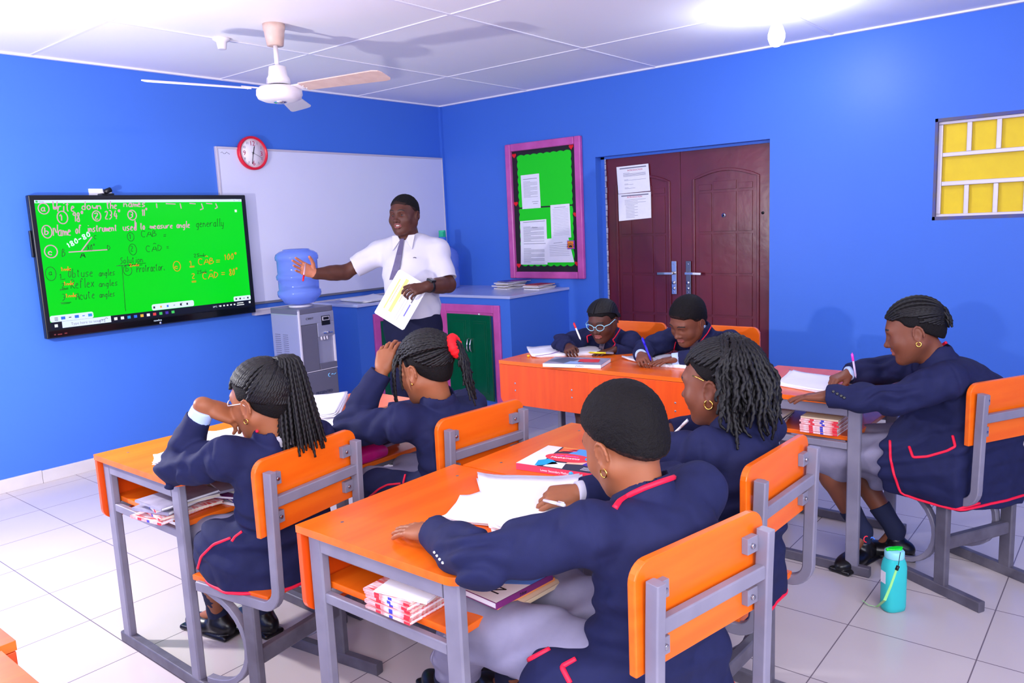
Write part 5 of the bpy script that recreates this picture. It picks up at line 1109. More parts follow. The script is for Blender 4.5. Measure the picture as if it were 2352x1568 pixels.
for row in range(5):
    for i in range(15):
        a = R(-100+200*i/14); el = [-.15, .12, .38, .62, .85][row]
        c0 = nrm(np.array([math.sin(a)*math.cos(el), math.cos(a)*math.cos(el)*.9, math.sin(el)+.12]));
        if abs(c0[0]) > .62 and c0[2] < .3: c0 = nrm(c0+np.array([0, -.12, .32]))
        strand(hb, [q-loc for q in scalp_path(Hd, c0, G+np.array([r2.uniform(-.1, .1), 0, r2.uniform(-.1, .1)]), 8, .0085, .018)], .0058, .0036, 1.3, .8, .3, sides=7)
for i in range(24):
    a = R(105+i*6.6); c0 = nrm(np.array([math.sin(a)*.9, math.cos(a)*.9, -.42 if 125 < 105+i*6.6 < 235 else -.05])); strand(hb, [q-loc for q in scalp_path(Hd, c0, G, 6, .005, .014)], .005, .0036, 1.3, .8, .26, sides=6)
sides(Hd, hb, loc, G, 13)
g0 = Hd.onscalp(G, .024); gd = nrm(Hd.onscalp(G, .1)-Hd.onscalp(G, 0))
for i in range(34):
    ang = i*2.399; rr_ = .019*math.sqrt((i+.5)/34); e1 = nrm(np.cross(gd, (0, 0, 1))); e2 = np.cross(gd, e1); o = e1*math.cos(ang)*rr_+e2*math.sin(ang)*rr_; L = r2.uniform(.12, .19)
    pts = [g0+o*.6-gd*.01, g0+o+gd*.012]; wv = r2.uniform(0, 6)
    for k in range(1, 7): q = g0+o*(1+.28*k)+gd*(.016+.004*k)+np.array([.005*k/2*r2.uniform(-.6, 1)+.004*math.sin(wv+k), .004*math.cos(wv+k), -L*k/6+.008]); dd = float(Bz.at(q[None])[0]); q = Bz.snap(q, .008, 4) if dd < .008 else q; pts.append(q)
    strand(hb, [q-loc for q in pts], .0048, .0036, 1.35, .55, .28, sides=6)
for x0, y0, z0, L in ((-.066, .070, .05, .15), (-.058, .078, .055, .16), (-.074, .058, .04, .13), (-.080, .02, .05, .10), (-.05, .086, .05, .13)):
    p0 = Hd.w(x0*.9, y0*.85, z0+.015); p1 = Hd.w(x0*1.12, y0*1.05, z0-.01); strand(hb, [q-loc for q in (Hd.w(x0*.5, y0*.4, .11), p0, p1, p1+[-.004, 0, -L*.35], p1+[-.002, .002, -L*.7], p1+[.002, 0, -L])], .0046, .0036, 1.35, .7, .28, sides=6)
hb.build('twisted_braids', BRAID, t)
mb = MB(); e1 = nrm(np.cross(gd, (0, 0, 1))); e2 = np.cross(gd, e1); mb.tube([tuple(g0-loc+(e1*math.cos(a)+e2*math.sin(a))*.0285-gd*.002) for a in [2*PI*i/40 for i in range(40)]], [.0165+.0022*math.sin(i*2.2) for i in range(40)], 12, closed=True); mb.build('red_hair_band', mat('red_velvet', (228, 12, 26), .7, bump=(150, .4, .002)), t)
earring(Hd, -1, t, hoop=False); Sk = skirt(J, t); Sk.build('grey_skirt', .006, GSK, t); shoes(J, t, .4)
# ---------- G5: girl in profile at right
t = person((-2.20, -4.75, 0), 'schoolgirl in profile with cornrows and grey skirt, writing at the right desk')
Hd = Head((-2.254, -4.614, .999), (-.20, .93, -.30), (0, .28, 1), 1.04)
J = dict(cb=CB(-2.245, -4.955, 61), hd=Hd.c, hc=Hd.w(0, -.02, -.05), pv=(-2.20, -4.83, .51), nk=(-2.225, -4.700, .868), ls=(-2.375, -4.745, .835), rs=(-2.075, -4.655, .84), le=(-2.505, -4.60, .778), lw=(-2.538, -4.385, .772), re=(-2.015, -4.45, .790), rw=(-2.125, -4.345, .785),
         lk=(-2.235, -4.25, .475), rk=(-2.07, -4.29, .475), la=(-2.200, -4.43, .12), ra=(-2.09, -4.53, .11), lt=(-2.33, -4.40, .04), rt=(-2.12, -4.42, .04))
S = SDF(); limbs(S, J, 1.08, shin=.046); add_head(S, Hd, lids=1, plump=.007)
hand(S, J['lw'], (-.05, 1, -.12), (0, -.1, -1), (1, .1, 0), .90, (.14, .12, .15, .2), spread=.04, thumb=(.6, .7, .2)); hand(S, J['rw'], (-.66, .55, -.25), (-.25, .2, -.85), (-.5, -.3, .75), .90, (.55, .75, .85, .9), spread=.02, thumb=(.45, .8, .35), tc=.4)
S.build('body', .0032, [SKM, LIP, BROW], t, face_mat(Hd))
Bz = suit(J, 1.10, arm=1.16, back=.045, dep=1.30); pv = np.array(J['pv']); X = nrm(np.array([-.875, .485, 0])); Y = np.array([.485, .875, 0]); MM = np.array([X, Y, [0, 0, 1.]])
Bz.loft([pv+[0, 0, .08], pv+Y*.01+[0, 0, -.10]], [(.17, .135), (.205, .185)], X, .05); Yf = np.array([.485, .875, 0]); nk_ = np.array(J['nk']); Bz.loft([pv+Yf*.10+[0, 0, .02], pv+(nk_-pv)*.35+Yf*.10, pv+(nk_-pv)*.65+Yf*.05], [(.165, .13), (.16, .125), (.13, .10)], X, .05); Bz.cone((-2.285, -4.80, .49), (-2.262, -4.50, .49), .135, .125, .06); Bz.ell((-2.31, -4.66, .44), (.07, .16, .12), None, .05); Bz.plane(pv+[0, 0, -.165], (.04, -.08, 1), .004); Bz.box((-2.232, -4.295, .42), (.5, .25, .275), np.array([[.995, -.10, 0], [.10, .995, 0], [0, 0, 1.]]), .01, .012, 's')
finish_blazer(Bz, t, .4, h=.004); pass
trims(Bz, [[(2164, 792), (2176, 784), (2188, 770)]], t, .006); trims(Bz, [[(2044, 1012), (2045, 1050), (2052, 1085), (2064, 1120), (2080, 1155), (2100, 1178), (2130, 1187), (2165, 1180), (2200, 1168), (2250, 1155)], [(2088, 1025), (2097, 1050), (2130, 1048), (2175, 1035), (2194, 1025), (2188, 1000)]], t, .0052)
hemtrim(Bz, pv+X*.02, .36, t, 170, 330, dz=lambda a: 0); buttons(Bz, [(1914, 899), (1923, 904), (1932, 909), (1939, 913)], 2.0, t, .006, SHOE)
ringcollar(J, Hd, t, .050, .054, -.005, .038, m=SHB, trim=False, name='shirt_collar', th=.006); cuff(J['re'], J['rw'], t, SHB, .032)
cap(Hd, t, .007, F=(.078, .072), N=(-.09, -.062), name='scalp_hair', nape=.86, fuzz=.0006)
hb = MB(); loc = np.array(t.location); rows(Hd, hb, loc, 26, (0, -.98, -.1), .0056, amp=.16); sides(Hd, hb, loc, (0, -.98, -.1), 12); r2 = random.Random(4)
for i in range(16):
    c0 = nrm(np.array([r2.uniform(-.5, .5), -.9, r2.uniform(-.25, .25)])); e = Hd.onscalp(c0, .006); dd = nrm(e-Hd.c); strand(hb, [e-loc, e-loc+dd*.012+[0, 0, -.006], e-loc+dd*.018+np.array([r2.uniform(-.01, .01), 0, -.022]), e-loc+dd*.020+np.array([r2.uniform(-.015, .015), r2.uniform(-.01, .01), -.04])], .0045, .004, 1.3, .5, .25, sides=6)
hb.build('braid_ends', BRAID, t); earring(Hd, -1, t, .0085, hoop=True, th=.0024)
Sk = skirt(J, t, r=.090, low=[((-2.225, -4.28, .45), (-2.225, -4.34, .40), .08, .06), ((-2.17, -4.46, .43), (-2.17, -4.48, .37), .08, .055)]); Sk.build('grey_skirt', .005, GSK, t); shoes(J, t, .28, sz=1.08)
mb = MB(); q0 = P(1990, 1232, 3.02)-loc
mb.tube([tuple(P(1990+12*math.cos(a)*.5, 1238-7*math.sin(a), 2.93)-loc) for a in [R(x) for x in range(60, 300, 30)]], .002, 6, 0); mb.tube([tuple(P(2000+9*i/4, 1236-3*math.sin(i), 2.93)-loc) for i in range(5)], .002, 6, 1); mb.build('sock_motif', [mat('red_thread', (235, 40, 60), .5), mat('blue_thread', (60, 120, 235), .5)], t)
pen(P(1966, 868, 3.12), P(1957, 812, 3.12), mat('clear_barrel', (200, 180, 220), .2), 'pen with bright pink cap held by the girl in profile', mat('pink_cap', (250, 60, 190), .35))
# ---------- B2: boy writing by the door
t = person((-1.50, -3.42, 0), 'schoolboy by the door bent over his book, writing with a blue pen')
Hd = Head((-1.785, -3.430, .925), (-.86, .25, -.48), (-.45, 0, 1), 1.03)
J = dict(cb=CB(-1.27, -3.42, 180), hd=Hd.c, hc=Hd.w(0, -.02, -.05), pv=(-1.43, -3.42, .50), nk=(-1.655, -3.440, .835), ls=(-1.645, -3.60, .805), rs=(-1.635, -3.275, .805), le=(-1.90, -3.66, .775), lw=(-2.00, -3.485, .762), re=(-1.865, -3.215, .775), rw=(-2.035, -3.290, .775),
         lk=(-1.80, -3.50, .50), rk=(-1.80, -3.32, .50), la=(-1.70, -3.50, .10), ra=(-1.70, -3.32, .10), lt=(-1.84, -3.50, .04), rt=(-1.84, -3.32, .04))
S = SDF(); limbs(S, J, 1.0); add_head(S, Hd, lids=1)
hand(S, J['lw'], (-.75, .62, -.05), (0, 0, -1), (.62, .75, 0), .86, (.12, .12, .15, .2)); hand(S, J['rw'], (-.75, -.52, -.15), (.25, -.35, -.85), (.4, -.65, .6), .86, (.55, .75, .85, .9), spread=.02, thumb=(.45, .8, .35), tc=.4)
S.build('body', .0032, [SKM, LIP, BROW], t, face_mat(Hd)); cap(Hd, t, .008, top=.010, F=(.080, .066), N=(-.09, -.06), name='short_hair', kp=.022, fuzz=.0015, dens=240)
def vneck(Bz, J, f, w=.055, low=.22):
    nk = np.array(J['nk']); f = nrm(f); a = nk+f*.12+np.array([0, 0, .03]); b = nk+f*.15-np.array([0, 0, low]); Bz.cone(a, b, w, .008, .01, 's')
Bz = suit(J, 1.0, arm=1.06, back=-.02 if False else .03); pv = np.array(J['pv']); Bz.loft([pv+[0, 0, .05], pv+[0, 0, -.09]], [(.15, .12), (.18, .15)], (0, 1, 0), .05); Bz.plane((0, 0, .42), (0, 0, 1), .004); vneck(Bz, J, (-1, .0, -.25), .06, .24)
finish_blazer(Bz, t, .42); pass
T = SDF(); X = np.array([0, 1., 0]); nk = np.array(J['nk']); T.loft([pv+(nk-pv)*.3, pv+(nk-pv)*.75, nk-(nk-pv)*.02], [(.115, .088), (.120, .088), (.060, .055)], X, .02); T.cone(nk, np.array(J['hc']), .052, .050, .01); T.plane(np.array(J['hc'])*.5+nk*.5, nk-np.array(J['hc']), .003); T.build('shirt', .0045, SHB, t)
ringcollar(J, Hd, t, .050, .058, -.004, .03, a0=-165, a1=165, m=SHB, trim=False, name='shirt_collar', th=.006)
trims(Bz, [[(1552, 785), (1548, 800), (1549, 812)], [(1640, 728), (1636, 745), (1625, 765), (1600, 795)]], t, .0035, 3.0); cuff(J['le'], J['lw'], t, SHB, .034, b=.04); cuff(J['re'], J['rw'], t, SHB, .032)
mb = MB(); a = nk+np.array([-.062, 0, -.012]); mb.sq([tuple(a-np.array(t.location)), tuple(a+[-.035, 0, -.06]-np.array(t.location)), tuple(a+[-.055, 0, -.16]-np.array(t.location))], .035, .005, up=(1, 0, 0)); mb.build('striped_tie', mat('navy_tie', (34, 34, 60), .6, noise=(40, .5, (150, 120, 130), (1, 1, 2))), t)
Sk = skirt(J, t); Sk.build('grey_trousers', .006, GSK, t); shoes(J, t, .5)
pen(P(1496, 829, 3.905), P(1475, 776, 3.96), mat('blue_pen', (40, 30, 190), .3), 'blue pen in the right hand of the boy by the door', mat('blue_cap', (36, 24, 200), .3), .0055)
# ---------- G3: girl in light blue glasses
t = person((-1.50, -2.84, 0), 'schoolgirl in light blue glasses with thin swept back braids, writing')
Hd = Head((-1.775, -2.895, .903), (-.90, -.05, -.32), (-.30, 0, 1), .98)
J = dict(cb=CB(-1.27, -2.84, 180), hd=Hd.c, hc=Hd.w(0, -.02, -.05), pv=(-1.43, -2.84, .50), nk=(-1.665, -2.865, .80), ls=(-1.665, -3.015, .775), rs=(-1.645, -2.715, .775), le=(-1.665, -3.085, .655), lw=(-1.80, -2.985, .742), re=(-1.865, -2.665, .770), rw=(-1.965, -2.790, .772),
         lk=(-1.80, -2.92, .50), rk=(-1.80, -2.76, .50), la=(-1.90, -2.90, .12), ra=(-1.88, -2.80, .12), lt=(-2.03, -2.90, .04), rt=(-2.01, -2.80, .04))
S = SDF(); limbs(S, J, .95, hs=.8); add_head(S, Hd, lids=1)
hand(S, J['lw'], (-.8, .4, -.05), (0, 0, -1), (.5, .8, 0), .82, (.12, .12, .15, .2)); hand(S, J['rw'], (-.7, -.5, -.05), (.25, -.35, -.85), (.4, -.65, .6), .84, (.55, .75, .85, .9), spread=.02, thumb=(.45, .8, .35), tc=.4)
S.build('body', .0032, [SKD, LIP, BROW], t, face_mat(Hd)); cap(Hd, t, .005, F=(.080, .066), N=(-.09, -.07), name='scalp_hair', nape=.86, fuzz=.0005)
hb = MB(); loc = np.array(t.location)
for i in range(64):
    sd_ = -1 if i % 2 else 1; k = (i//2)/31; c0 = nrm(np.array([sd_*.03, .98-1.4*k, .35+.6*math.sin(PI*(.15+.6*k))])); c1 = nrm(np.array([sd_*(.99-.55*k), -.35-.75*k+.3*(1-k), -.05-.45*k+.12]))
    mid = nrm(c0+c1+np.array([sd_*.35, 0, .1])); a_ = scalp_path(Hd, c0, mid, 5, .006, .010); b_ = scalp_path(Hd, mid, c1, 6, .010, .008)[1:]; e = b_[-1]; strand(hb, [q-loc for q in a_+b_+[e+nrm(e-Hd.c)*.006+[.01, 0, -.012], e+nrm(e-Hd.c)*.008+[.018, 0, -.03]]], .0034, .0035, 1.4, .6, .2, sides=6)
hb.build('thin_braids', BRAID, t)
Bz = suit(J, .97, arm=1.02, back=.03); pv = np.array(J['pv']); Bz.loft([pv+[0, 0, .05], pv+[0, 0, -.09]], [(.15, .12), (.18, .15)], (0, 1, 0), .05); Bz.plane((0, 0, .42), (0, 0, 1), .004); vneck(Bz, J, (-1, .05, -.05), .066, .24)
finish_blazer(Bz, t, .42); pass
T = SDF(); nk = np.array(J['nk']); T.loft([pv+(nk-pv)*.3, pv+(nk-pv)*.75, nk-(nk-pv)*.02], [(.11, .086), (.115, .086), (.060, .055)], X, .02); T.cone(nk, np.array(J['hc']), .050, .048, .01); T.plane(np.array(J['hc'])*.5+nk*.5, nk-np.array(J['hc']), .003); T.build('shirt', .0045, SHB, t)
ringcollar(J, Hd, t, .049, .057, -.004, .03, a0=-165, a1=165, m=SHB, trim=False, name='shirt_collar', th=.006)
trims(Bz, [[(1427, 738), (1424, 756), (1412, 775), (1407, 780), (1414, 790), (1400, 804)], [(1362, 757), (1362, 767), (1348, 772), (1350, 786)]], t, .004, 3.5)
mb = MB(); a = nk+np.array([-.062, 0, -.014]); mb.sq([tuple(a-loc), tuple(a+[-.030, 0, -.06]-loc), tuple(a+[-.05, 0, -.15]-loc)], .032, .005, up=(1, 0, 0)); mb.build('striped_tie', mat('navy_tie', (34, 34, 60)), t)
glasses(Hd, t, mat('light_blue_frame', (150, 206, 226), .25), r=.0235, side=.032, th=.0023, y=.097, z=.002); earring(Hd, 1, t, hoop=False); Sk = skirt(J, t); Sk.build('grey_skirt', .006, GSK, t); shoes(J, t, .3)
pen(P(1334, 781, 4.17), P(1318, 742, 4.22), mat('white_barrel', (235, 235, 240), .3), 'white pen with red cap held by the girl in light blue glasses', mat('red_cap', (228, 30, 40), .35), .005)
# ---------- T: the teacher
t = person((-2.13, -1.70, 0), 'man in white shirt and grey tie standing with one arm stretched out')
Hd = Head((-2.128, -1.690, 1.556), (-.965, -.28, -.04), (0, 0, 1), 1.06)
J = dict(hd=Hd.c, hc=Hd.w(0, -.02, -.05), nr=1.22, pv=(-2.13, -1.71, .93), nk=(-2.095, -1.68, 1.40), ls=(-2.012, -1.845, 1.328), rs=(-2.165, -1.490, 1.332), le=(-2.055, -1.960, 1.120), lw=(-2.275, -1.995, 1.128), re=(-2.345, -1.345, 1.215), rw=(-2.555, -1.315, 1.222),
         lk=(-2.11, -1.80, .50), rk=(-2.17, -1.63, .50), la=(-2.08, -1.82, .09), ra=(-2.15, -1.61, .09), lt=(-2.19, -1.88, .04), rt=(-2.26, -1.65, .04))
TX = nrm(np.array([.16, -.38, 0])); TF = np.array([-.92, -.39, 0])
S = SDF(); limbs(S, J, 1.32); add_head(S, Hd, mouth=.4, plump=.005)
S.chain([np.array(J['re']), np.array(J['re'])*.5+np.array(J['rw'])*.5, J['rw']], [.043, .040, .026], .02)
S.chain([np.array(J['le']), np.array(J['le'])*.5+np.array(J['lw'])*.5, J['lw']], [.047, .042, .027], .02)
hand(S, J['rw'], (-.80, .12, .42), (-.35, -.80, .1), (.38, .05, .90), 1.0, (.06, .08, .14, .18), spread=.10, thumb=(.55, .55, .35))
lh = hand(S, J['lw'], (-.93, .25, -.12), (.35, .60, -.70), (-.15, .75, .55), 1.04, (.45, .65, .60, .60), spread=.03, thumb=(.6, .7, .35), tc=.35)
def tm(p, q):
    m = np.zeros(len(p), int); w = np.array(J['rw']); n = nrm(np.array([-.35, -.80, .1])); f = nrm(np.array([-.80, .12, .42])); d = p-w; m[(np.linalg.norm(d, axis=1) < .22) & (d@f > .012) & (d@n > .002)] = 3
    tee = (np.abs(q[:, 0]) < .0125) & (q[:, 1] > .066) & (np.abs(q[:, 2]+.0555) < .0042) & (q[:, 1] < .0855); m[tee] = 4; return m
S.build('body', .003, [SKD, LIPD, BROW, skin('warm_palm', (188, 116, 88)), mat('teeth', (232, 226, 220), .3)], t, face_mat(Hd, tm)); add_eyes(Hd, t, look=(0, 1, -.12))
cap(Hd, t, .004, F=(.078, .066), N=(-.098, -.055), name='short_hair', fuzz=.0012, h=.003)
loc = np.array(t.location)
pv, nk = np.array(J['pv']), np.array(J['nk']); Sh = SDF()
Sh.loft([pv-[0, 0, .045], pv+[0, 0, .06], pv+[0, 0, .20], pv+(nk-pv)*.72, nk-[0, 0, .050], nk-[0, 0, .025]], [(.170, .128), (.180, .140), (.174, .138), (.176, .126), (.132, .094), (.072, .062)], TX, .03)
for a, b in (('ls', 'le'), ('rs', 're')):
    s0, e0 = np.array(J[a]), np.array(J[b]); fr = .80 if a == 'ls' else .70; w1 = s0+(e0-s0)*fr; Sh.chain([nk*.55+s0*.45-[0, 0, .02], s0], [.078, .072], .05); Sh.chain([s0, w1+(e0-s0)*.15], [.068, .066 if a == 'ls' else .070], .04); Sh.ell(w1+nrm(e0-s0)*.070, (.11, .11, .070), np.array([nrm(np.cross(e0-s0, (.1, .2, .9))), nrm(np.cross(e0-s0, np.cross(e0-s0, (.1, .2, .9)))), nrm(e0-s0)]), .003, 's')
Sh.cone(nk-[0, 0, .0], nk+[0, 0, .2], .058, .070, .008, 's')
up = np.array([0, 0, 1.])
def shw(p, d):
    o = .010*vnoise(p*[1, 1, 1.4], 9)+.005*vnoise(p, 22)+.011*(.16-np.abs(vnoise(p*[1, 1, 1.2]+5, 9)))
    for a, b in (('ls', 'le'), ('rs', 're')):
        c = np.array(J[a])*.75+np.array(J[b])*.25-[0, 0, .05]; g = np.exp(-((p-c)**2).sum(-1)/.012); o = o+g*.006*np.sin(((p-c)@(np.array([.4, .5, .7])))*80+5*vnoise(p, 9))
    g = np.exp(-((p[..., 2]-.97)/.05)**2); return o+g*.005*np.sin(p@np.array([70, 60, 25])+6*vnoise(p, 8))
Sh.disp.append(shw); Sh.plane((0, 0, .905), (0, 0, 1), .003); Sh.build('white_shirt', .0042, SHW, t)
J2 = dict(J)
ringcollar(J2, Hd, t, .062, .076, -.014, .032, a0=-158, a1=158, m=SHW, trim=False, name='shirt_collar', th=.008)
for sg_ in (-1, 1):                                  # collar points
    c = nk+TF*.072+TX*sg_*.035+[0, 0, .005]; c = Sh.snap(c, .006); e = Sh.snap(nk+TF*.115+TX*sg_*.068-[0, 0, .055], .006); f_ = Sh.snap(nk+TF*.06+TX*sg_*.072-[0, 0, .002], .008); g_ = Sh.snap(nk+TF*.085+TX*sg_*.02+[0, 0, .0], .007)
    v = [c+[0, 0, .02], f_+[0, 0, .022], e, g_]; nn = nrm(np.cross(v[1]-v[0], v[2]-v[0])); nn = nn if nn@TF > 0 else -nn
    mb = MB(); mb.add([tuple(x-loc+nn*.003) for x in v]+[tuple(x-loc-nn*.004) for x in v], [(0, 1, 2, 3), (7, 6, 5, 4), (0, 4, 5, 1), (1, 5, 6, 2), (2, 6, 7, 3), (3, 7, 4, 0)]); mb.build('collar_point', SHW, t, .001)
tp = [Sh.hit(u, v, 3.5) for u, v in ((927, 540), (926, 548), (922, 565), (918, 585), (914, 605), (910, 622), (905, 642))]
mb = MB(); n_ = len(tp); W_ = [.020, .013, .018, .022, .025, .028, .030]; v = []; f = []
for i, q in enumerate(tp):
    q = q+TF*(.006 if i else .012)
    for s_ in (-1, 1):
        for o_ in (0, .004): v.append(tuple(q-loc+TX*s_*W_[i]*.9+TF*o_+TF*.003*(1-0)))
    if i: a = (i-1)*4; b = i*4; f += [(a+1, a+3, b+3, b+1), (a, b, b+2, a+2), (a, a+1, b+1, b), (a+2, b+2, b+3, a+3)]
f += [(0, 2, 3, 1), (n_*4-4, n_*4-3, n_*4-1, n_*4-2)]
mb.add(v, f, 0, False); mb.ellip = None; mb.build('grey_tie', TIEM, t, .002)
kq = tp[0]+TF*.014; KS = SDF(); KS.ell(kq-[0, 0, .004], (.017, .010, .015), np.array([TX, TF, [0, 0, 1]]), .01); KS.build('tie_knot', .002, TIEM, t)
q = Sh.hit(952, 592, 3.5)
if q is not None: MB().tube([tuple(q-loc+TF*.001+TX*.012*s_+np.array([0, 0, .003*math.cos(s_*2)])) for s_ in (-1, -.4, .2, .7, 1)], .0022, 6).build('chest_motif', INK, t)
Tr = SDF(); Tr.loft([pv+[0, 0, .03], pv-[0, 0, .08], pv-[0, 0, .16]], [(.172, .125), (.182, .140), (.160, .125)], TX, .03)
for k_, a_, q in (('lk', 'la', 1), ('rk', 'ra', -1)):
    hp = pv-[0, 0, .06]+TX*.085*q; k0, a0 = np.array(J[k_]), np.array(J[a_]); Tr.chain([hp, k0, a0+[0, 0, .02]], [.102, .082, .070], .04); Tr.plane((0, 0, .05), (0, 0, 1), .003)
Tr.disp.append(lambda p, d: .010*vnoise(p*[1, 1, .7], 10)+.004*vnoise(p, 25)); Tr.build('navy_trousers', .005, NAVYD, t); shoes(J, t, .3, sz=1.15)
wq = np.array(J['lw'])*.86+np.array(J['le'])*.14; wd = nrm(np.array(J['lw'])-np.array(J['le'])); e1 = nrm(np.cross(wd, (0, 0, 1))); e2 = np.cross(wd, e1)
ow = MB(); ow.tube([tuple(wq-loc+(e1*math.cos(a)*.0325+e2*math.sin(a)*.0325)) for a in [2*PI*i/28 for i in range(28)]], .0115, 6, closed=True, ry=.003) if False else ow.tube([tuple(wq-loc+wd*s_), tuple(wq-loc+wd*s_*-1)] if False else [tuple(wq-loc-wd*.010), tuple(wq-loc+wd*.010)], [.0390, .0375], 28); wo_ = ow.build('watch_strap', BLACK, t)
wv_ = np.array([-.75, -.35, .55]); fc = wq-loc+nrm(wv_-wd*(wv_@wd))*.040; zz = nrm(fc-(wq-loc)); MX2 = frameM(tuple(fc), tuple(wd), tuple(np.cross(zz, wd)))
MB().box((-.022, -.020, -.008), (.022, .020, .006), M=MX2).box((-.018, -.016, .006), (.018, .016, .007), 1, M=MX2).build('watch_case', [BLACK, mat('watch_glass', (10, 10, 14), .08)], wo_, .003)
pen(P(702, 603, 4.70), P(696, 645, 4.62), mat('clear_barrel2', (190, 150, 160), .2), 'red marker pen held in the outstretched hand of the teacher', RED, .0052)
# ---- the sheets he holds
c = np.array([P(920, 638, 4.64), P(990, 680, 4.60), P(933, 744, 4.63), P(849, 688, 4.67)]); cc = c.mean(0); tt = empty('printed_sheets', cc, 0, 'white printed sheets with yellow and blue bands held by the standing teacher', 'paper')
xx = nrm(c[1]-c[0]); n0 = nrm(np.cross(xx, c[3]-c[0])); n0 = n0 if n0@(CAMP-cc) > 0 else -n0; yy = nrm(np.cross(n0, xx)); MP = lambda d: Matrix(((xx[0], yy[0], n0[0], n0[0]*d), (xx[1], yy[1], n0[1], n0[1]*d), (xx[2], yy[2], n0[2], n0[2]*d), (0, 0, 0, 1)))
for k, (dx, dy, an) in enumerate(((0, 0, 0), (-.004, -.006, .01))):
    MB().prism(rrect(-.105+dx, -.148+dy, .105+dx, .148+dy, .008), -.0012*(k+1), -.0012*k-.0002, M=MP(0)).build('sheet', PAPER, tt)
q = MB(); YB = mat('yellow_print', (240, 205, 120), .7); OB = mat('orange_print', (240, 180, 130), .7); VB = mat('violet_print', (100, 96, 200), .6)
sgn = 1 if (c[3]-c[0])@yy < 0 else -1
def band(y0, y1, x0, x1, mi): q.box((x0, min(sgn*y0, sgn*y1), .0002), (x1, max(sgn*y0, sgn*y1), .0006), mi, M=MP(0))
# rows run along the long side; columns step across the short side
for x0, x1, y0, y1, mi in ((-.075, -.066, -.10, .10, 0), (-.058, -.053, -.05, .07, 1), (-.04, -.018, -.10, .12, 0), (-.010, -.006, -.02, .11, 1), (.018, .0195, -.12, .12, 3), (.034, .0355, -.12, .12, 3), (.058, .066, -.08, .00, 4), (.058, .066, .01, .07, 2), (-.09, -.0893, -.13, .13, 3), (.09, .0907, -.13, .13, 3)):
    q.box((x0, y0, .0002), (x1, y1, .0006), mi, M=MP(0))
q.build('printed_bands', [YB, OB, VB, INKG, mat('grey_band', (110, 108, 120), .7)][:2]+[mat('grey_band', (110, 108, 120)), INKG, VB], tt)
# ------------------------------------------------------------------ things on and in the desks
def paper_stack(corners, z, n, label, name='loose_papers', cat='paper', group=None, th=.0025, wav=.006, m=PAPER, fan=.03, wr_l=None):
    c = np.array(corners, float); ce = c.mean(0); t = empty(name, (ce[0], ce[1], z), 0, label, cat, group); r_ = random.Random(int(abs(ce[0]*1000)))
    for k in range(n):
        a = r_.uniform(-fan, fan) if k else 0; q = MB(); N_ = 12; v = []; f = []; dx, dy = r_.uniform(-.006, .006)*k*.6, r_.uniform(-.006, .006)*k*.6; ph = r_.uniform(0, 6)
        for s_ in (0, 1):
            for i in range(N_+1):
                for jj in range(N_+1):
                    p = (c[0]*(1-i/N_)+c[1]*i/N_)*(1-jj/N_)+(c[3]*(1-i/N_)+c[2]*i/N_)*jj/N_-ce; x, y = p[0]*math.cos(a)-p[1]*math.sin(a)+dx, p[0]*math.sin(a)+p[1]*math.cos(a)+dy
                    e = max(0, abs(2*i/N_-1)-.55)+max(0, abs(2*jj/N_-1)-.55); v.append((x, y, k*(th+.0005)+s_*th+wav*(k+1)/n*(e**2*1.1*(1+.3*math.sin(ph+i*.4)))+.001*math.sin(i*.9+ph)*(k/n)+.0008))
        I = lambda s_, i, jj: s_*(N_+1)**2+i*(N_+1)+jj
        for i in range(N_):
            for jj in range(N_): f += [(I(0, i, jj), I(0, i, jj+1), I(0, i+1, jj+1), I(0, i+1, jj)), (I(1, i, jj), I(1, i+1, jj), I(1, i+1, jj+1), I(1, i, jj+1))]
            f += [(I(0, i, 0), I(0, i+1, 0), I(1, i+1, 0), I(1, i, 0)), (I(0, i, N_), I(1, i, N_), I(1, i+1, N_), I(0, i+1, N_)), (I(0, 0, i), I(1, 0, i), I(1, 0, i+1), I(0, 0, i+1)), (I(0, N_, i), I(0, N_, i+1), I(1, N_, i+1), I(1, N_, i))]
        q.add(v, f, 0, True); q.build('sheet', m, t)
    return t
def on(u, v, z=.7225):
    d = P(u, v, 1)-CAMP; k = (z-CAMP[2])/d[2]; q = CAMP+d*k; return (q[0], q[1])
paper_stack([on(1097, 1105), on(1333, 1112), on(1300, 1248, .726), on(1130, 1225)], .7225, 6, 'large open white pages under the right hand of the short haired boy', wav=.012, fan=.02)
paper_stack([on(1060, 1150), on(1150, 1120), on(1180, 1215), on(1016, 1198)], .7225, 3, 'white pages sticking out left of the open pages on the nearest desk', wav=.010)
paper_stack([on(355, 1058), on(402, 1040), on(440, 1062), on(358, 1075)], .7225, 4, 'crumpled white paper by the elbow of the girl with long ponytail', wav=.014, fan=.2)
paper_stack([on(470, 1005), on(560, 985), on(560, 1035), on(465, 1035)], .7225, 4, 'white pages behind the raised arm of the girl with long ponytail', wav=.012)
paper_stack([on(708, 922), on(800, 912), on(778, 962), on(725, 968)], .7225, 7, 'thick white pages on the desk of the girl with red hair band', wav=.01)
paper_stack([on(735, 962), on(800, 952), on(800, 985), on(745, 985)], .7225, 2, 'pale notebook corner under the elbow of the girl with red hair band', wav=.004)
paper_stack([on(1783, 885), on(1818, 858), on(1930, 872), on(1895, 905)], .7225, 4, 'white pages under the left hand of the girl in profile', wav=.008)
paper_stack([on(1935, 870), on(2020, 866), on(2024, 880), on(1940, 885)], .7225, 3, 'white pages beside the pen hand of the girl in profile', wav=.008)
paper_stack([on(1505, 1048), on(1560, 1030), on(1580, 1060), on(1520, 1070)], .7225, 3, 'white pages under the white pen of the girl with shoulder length twists', wav=.006)
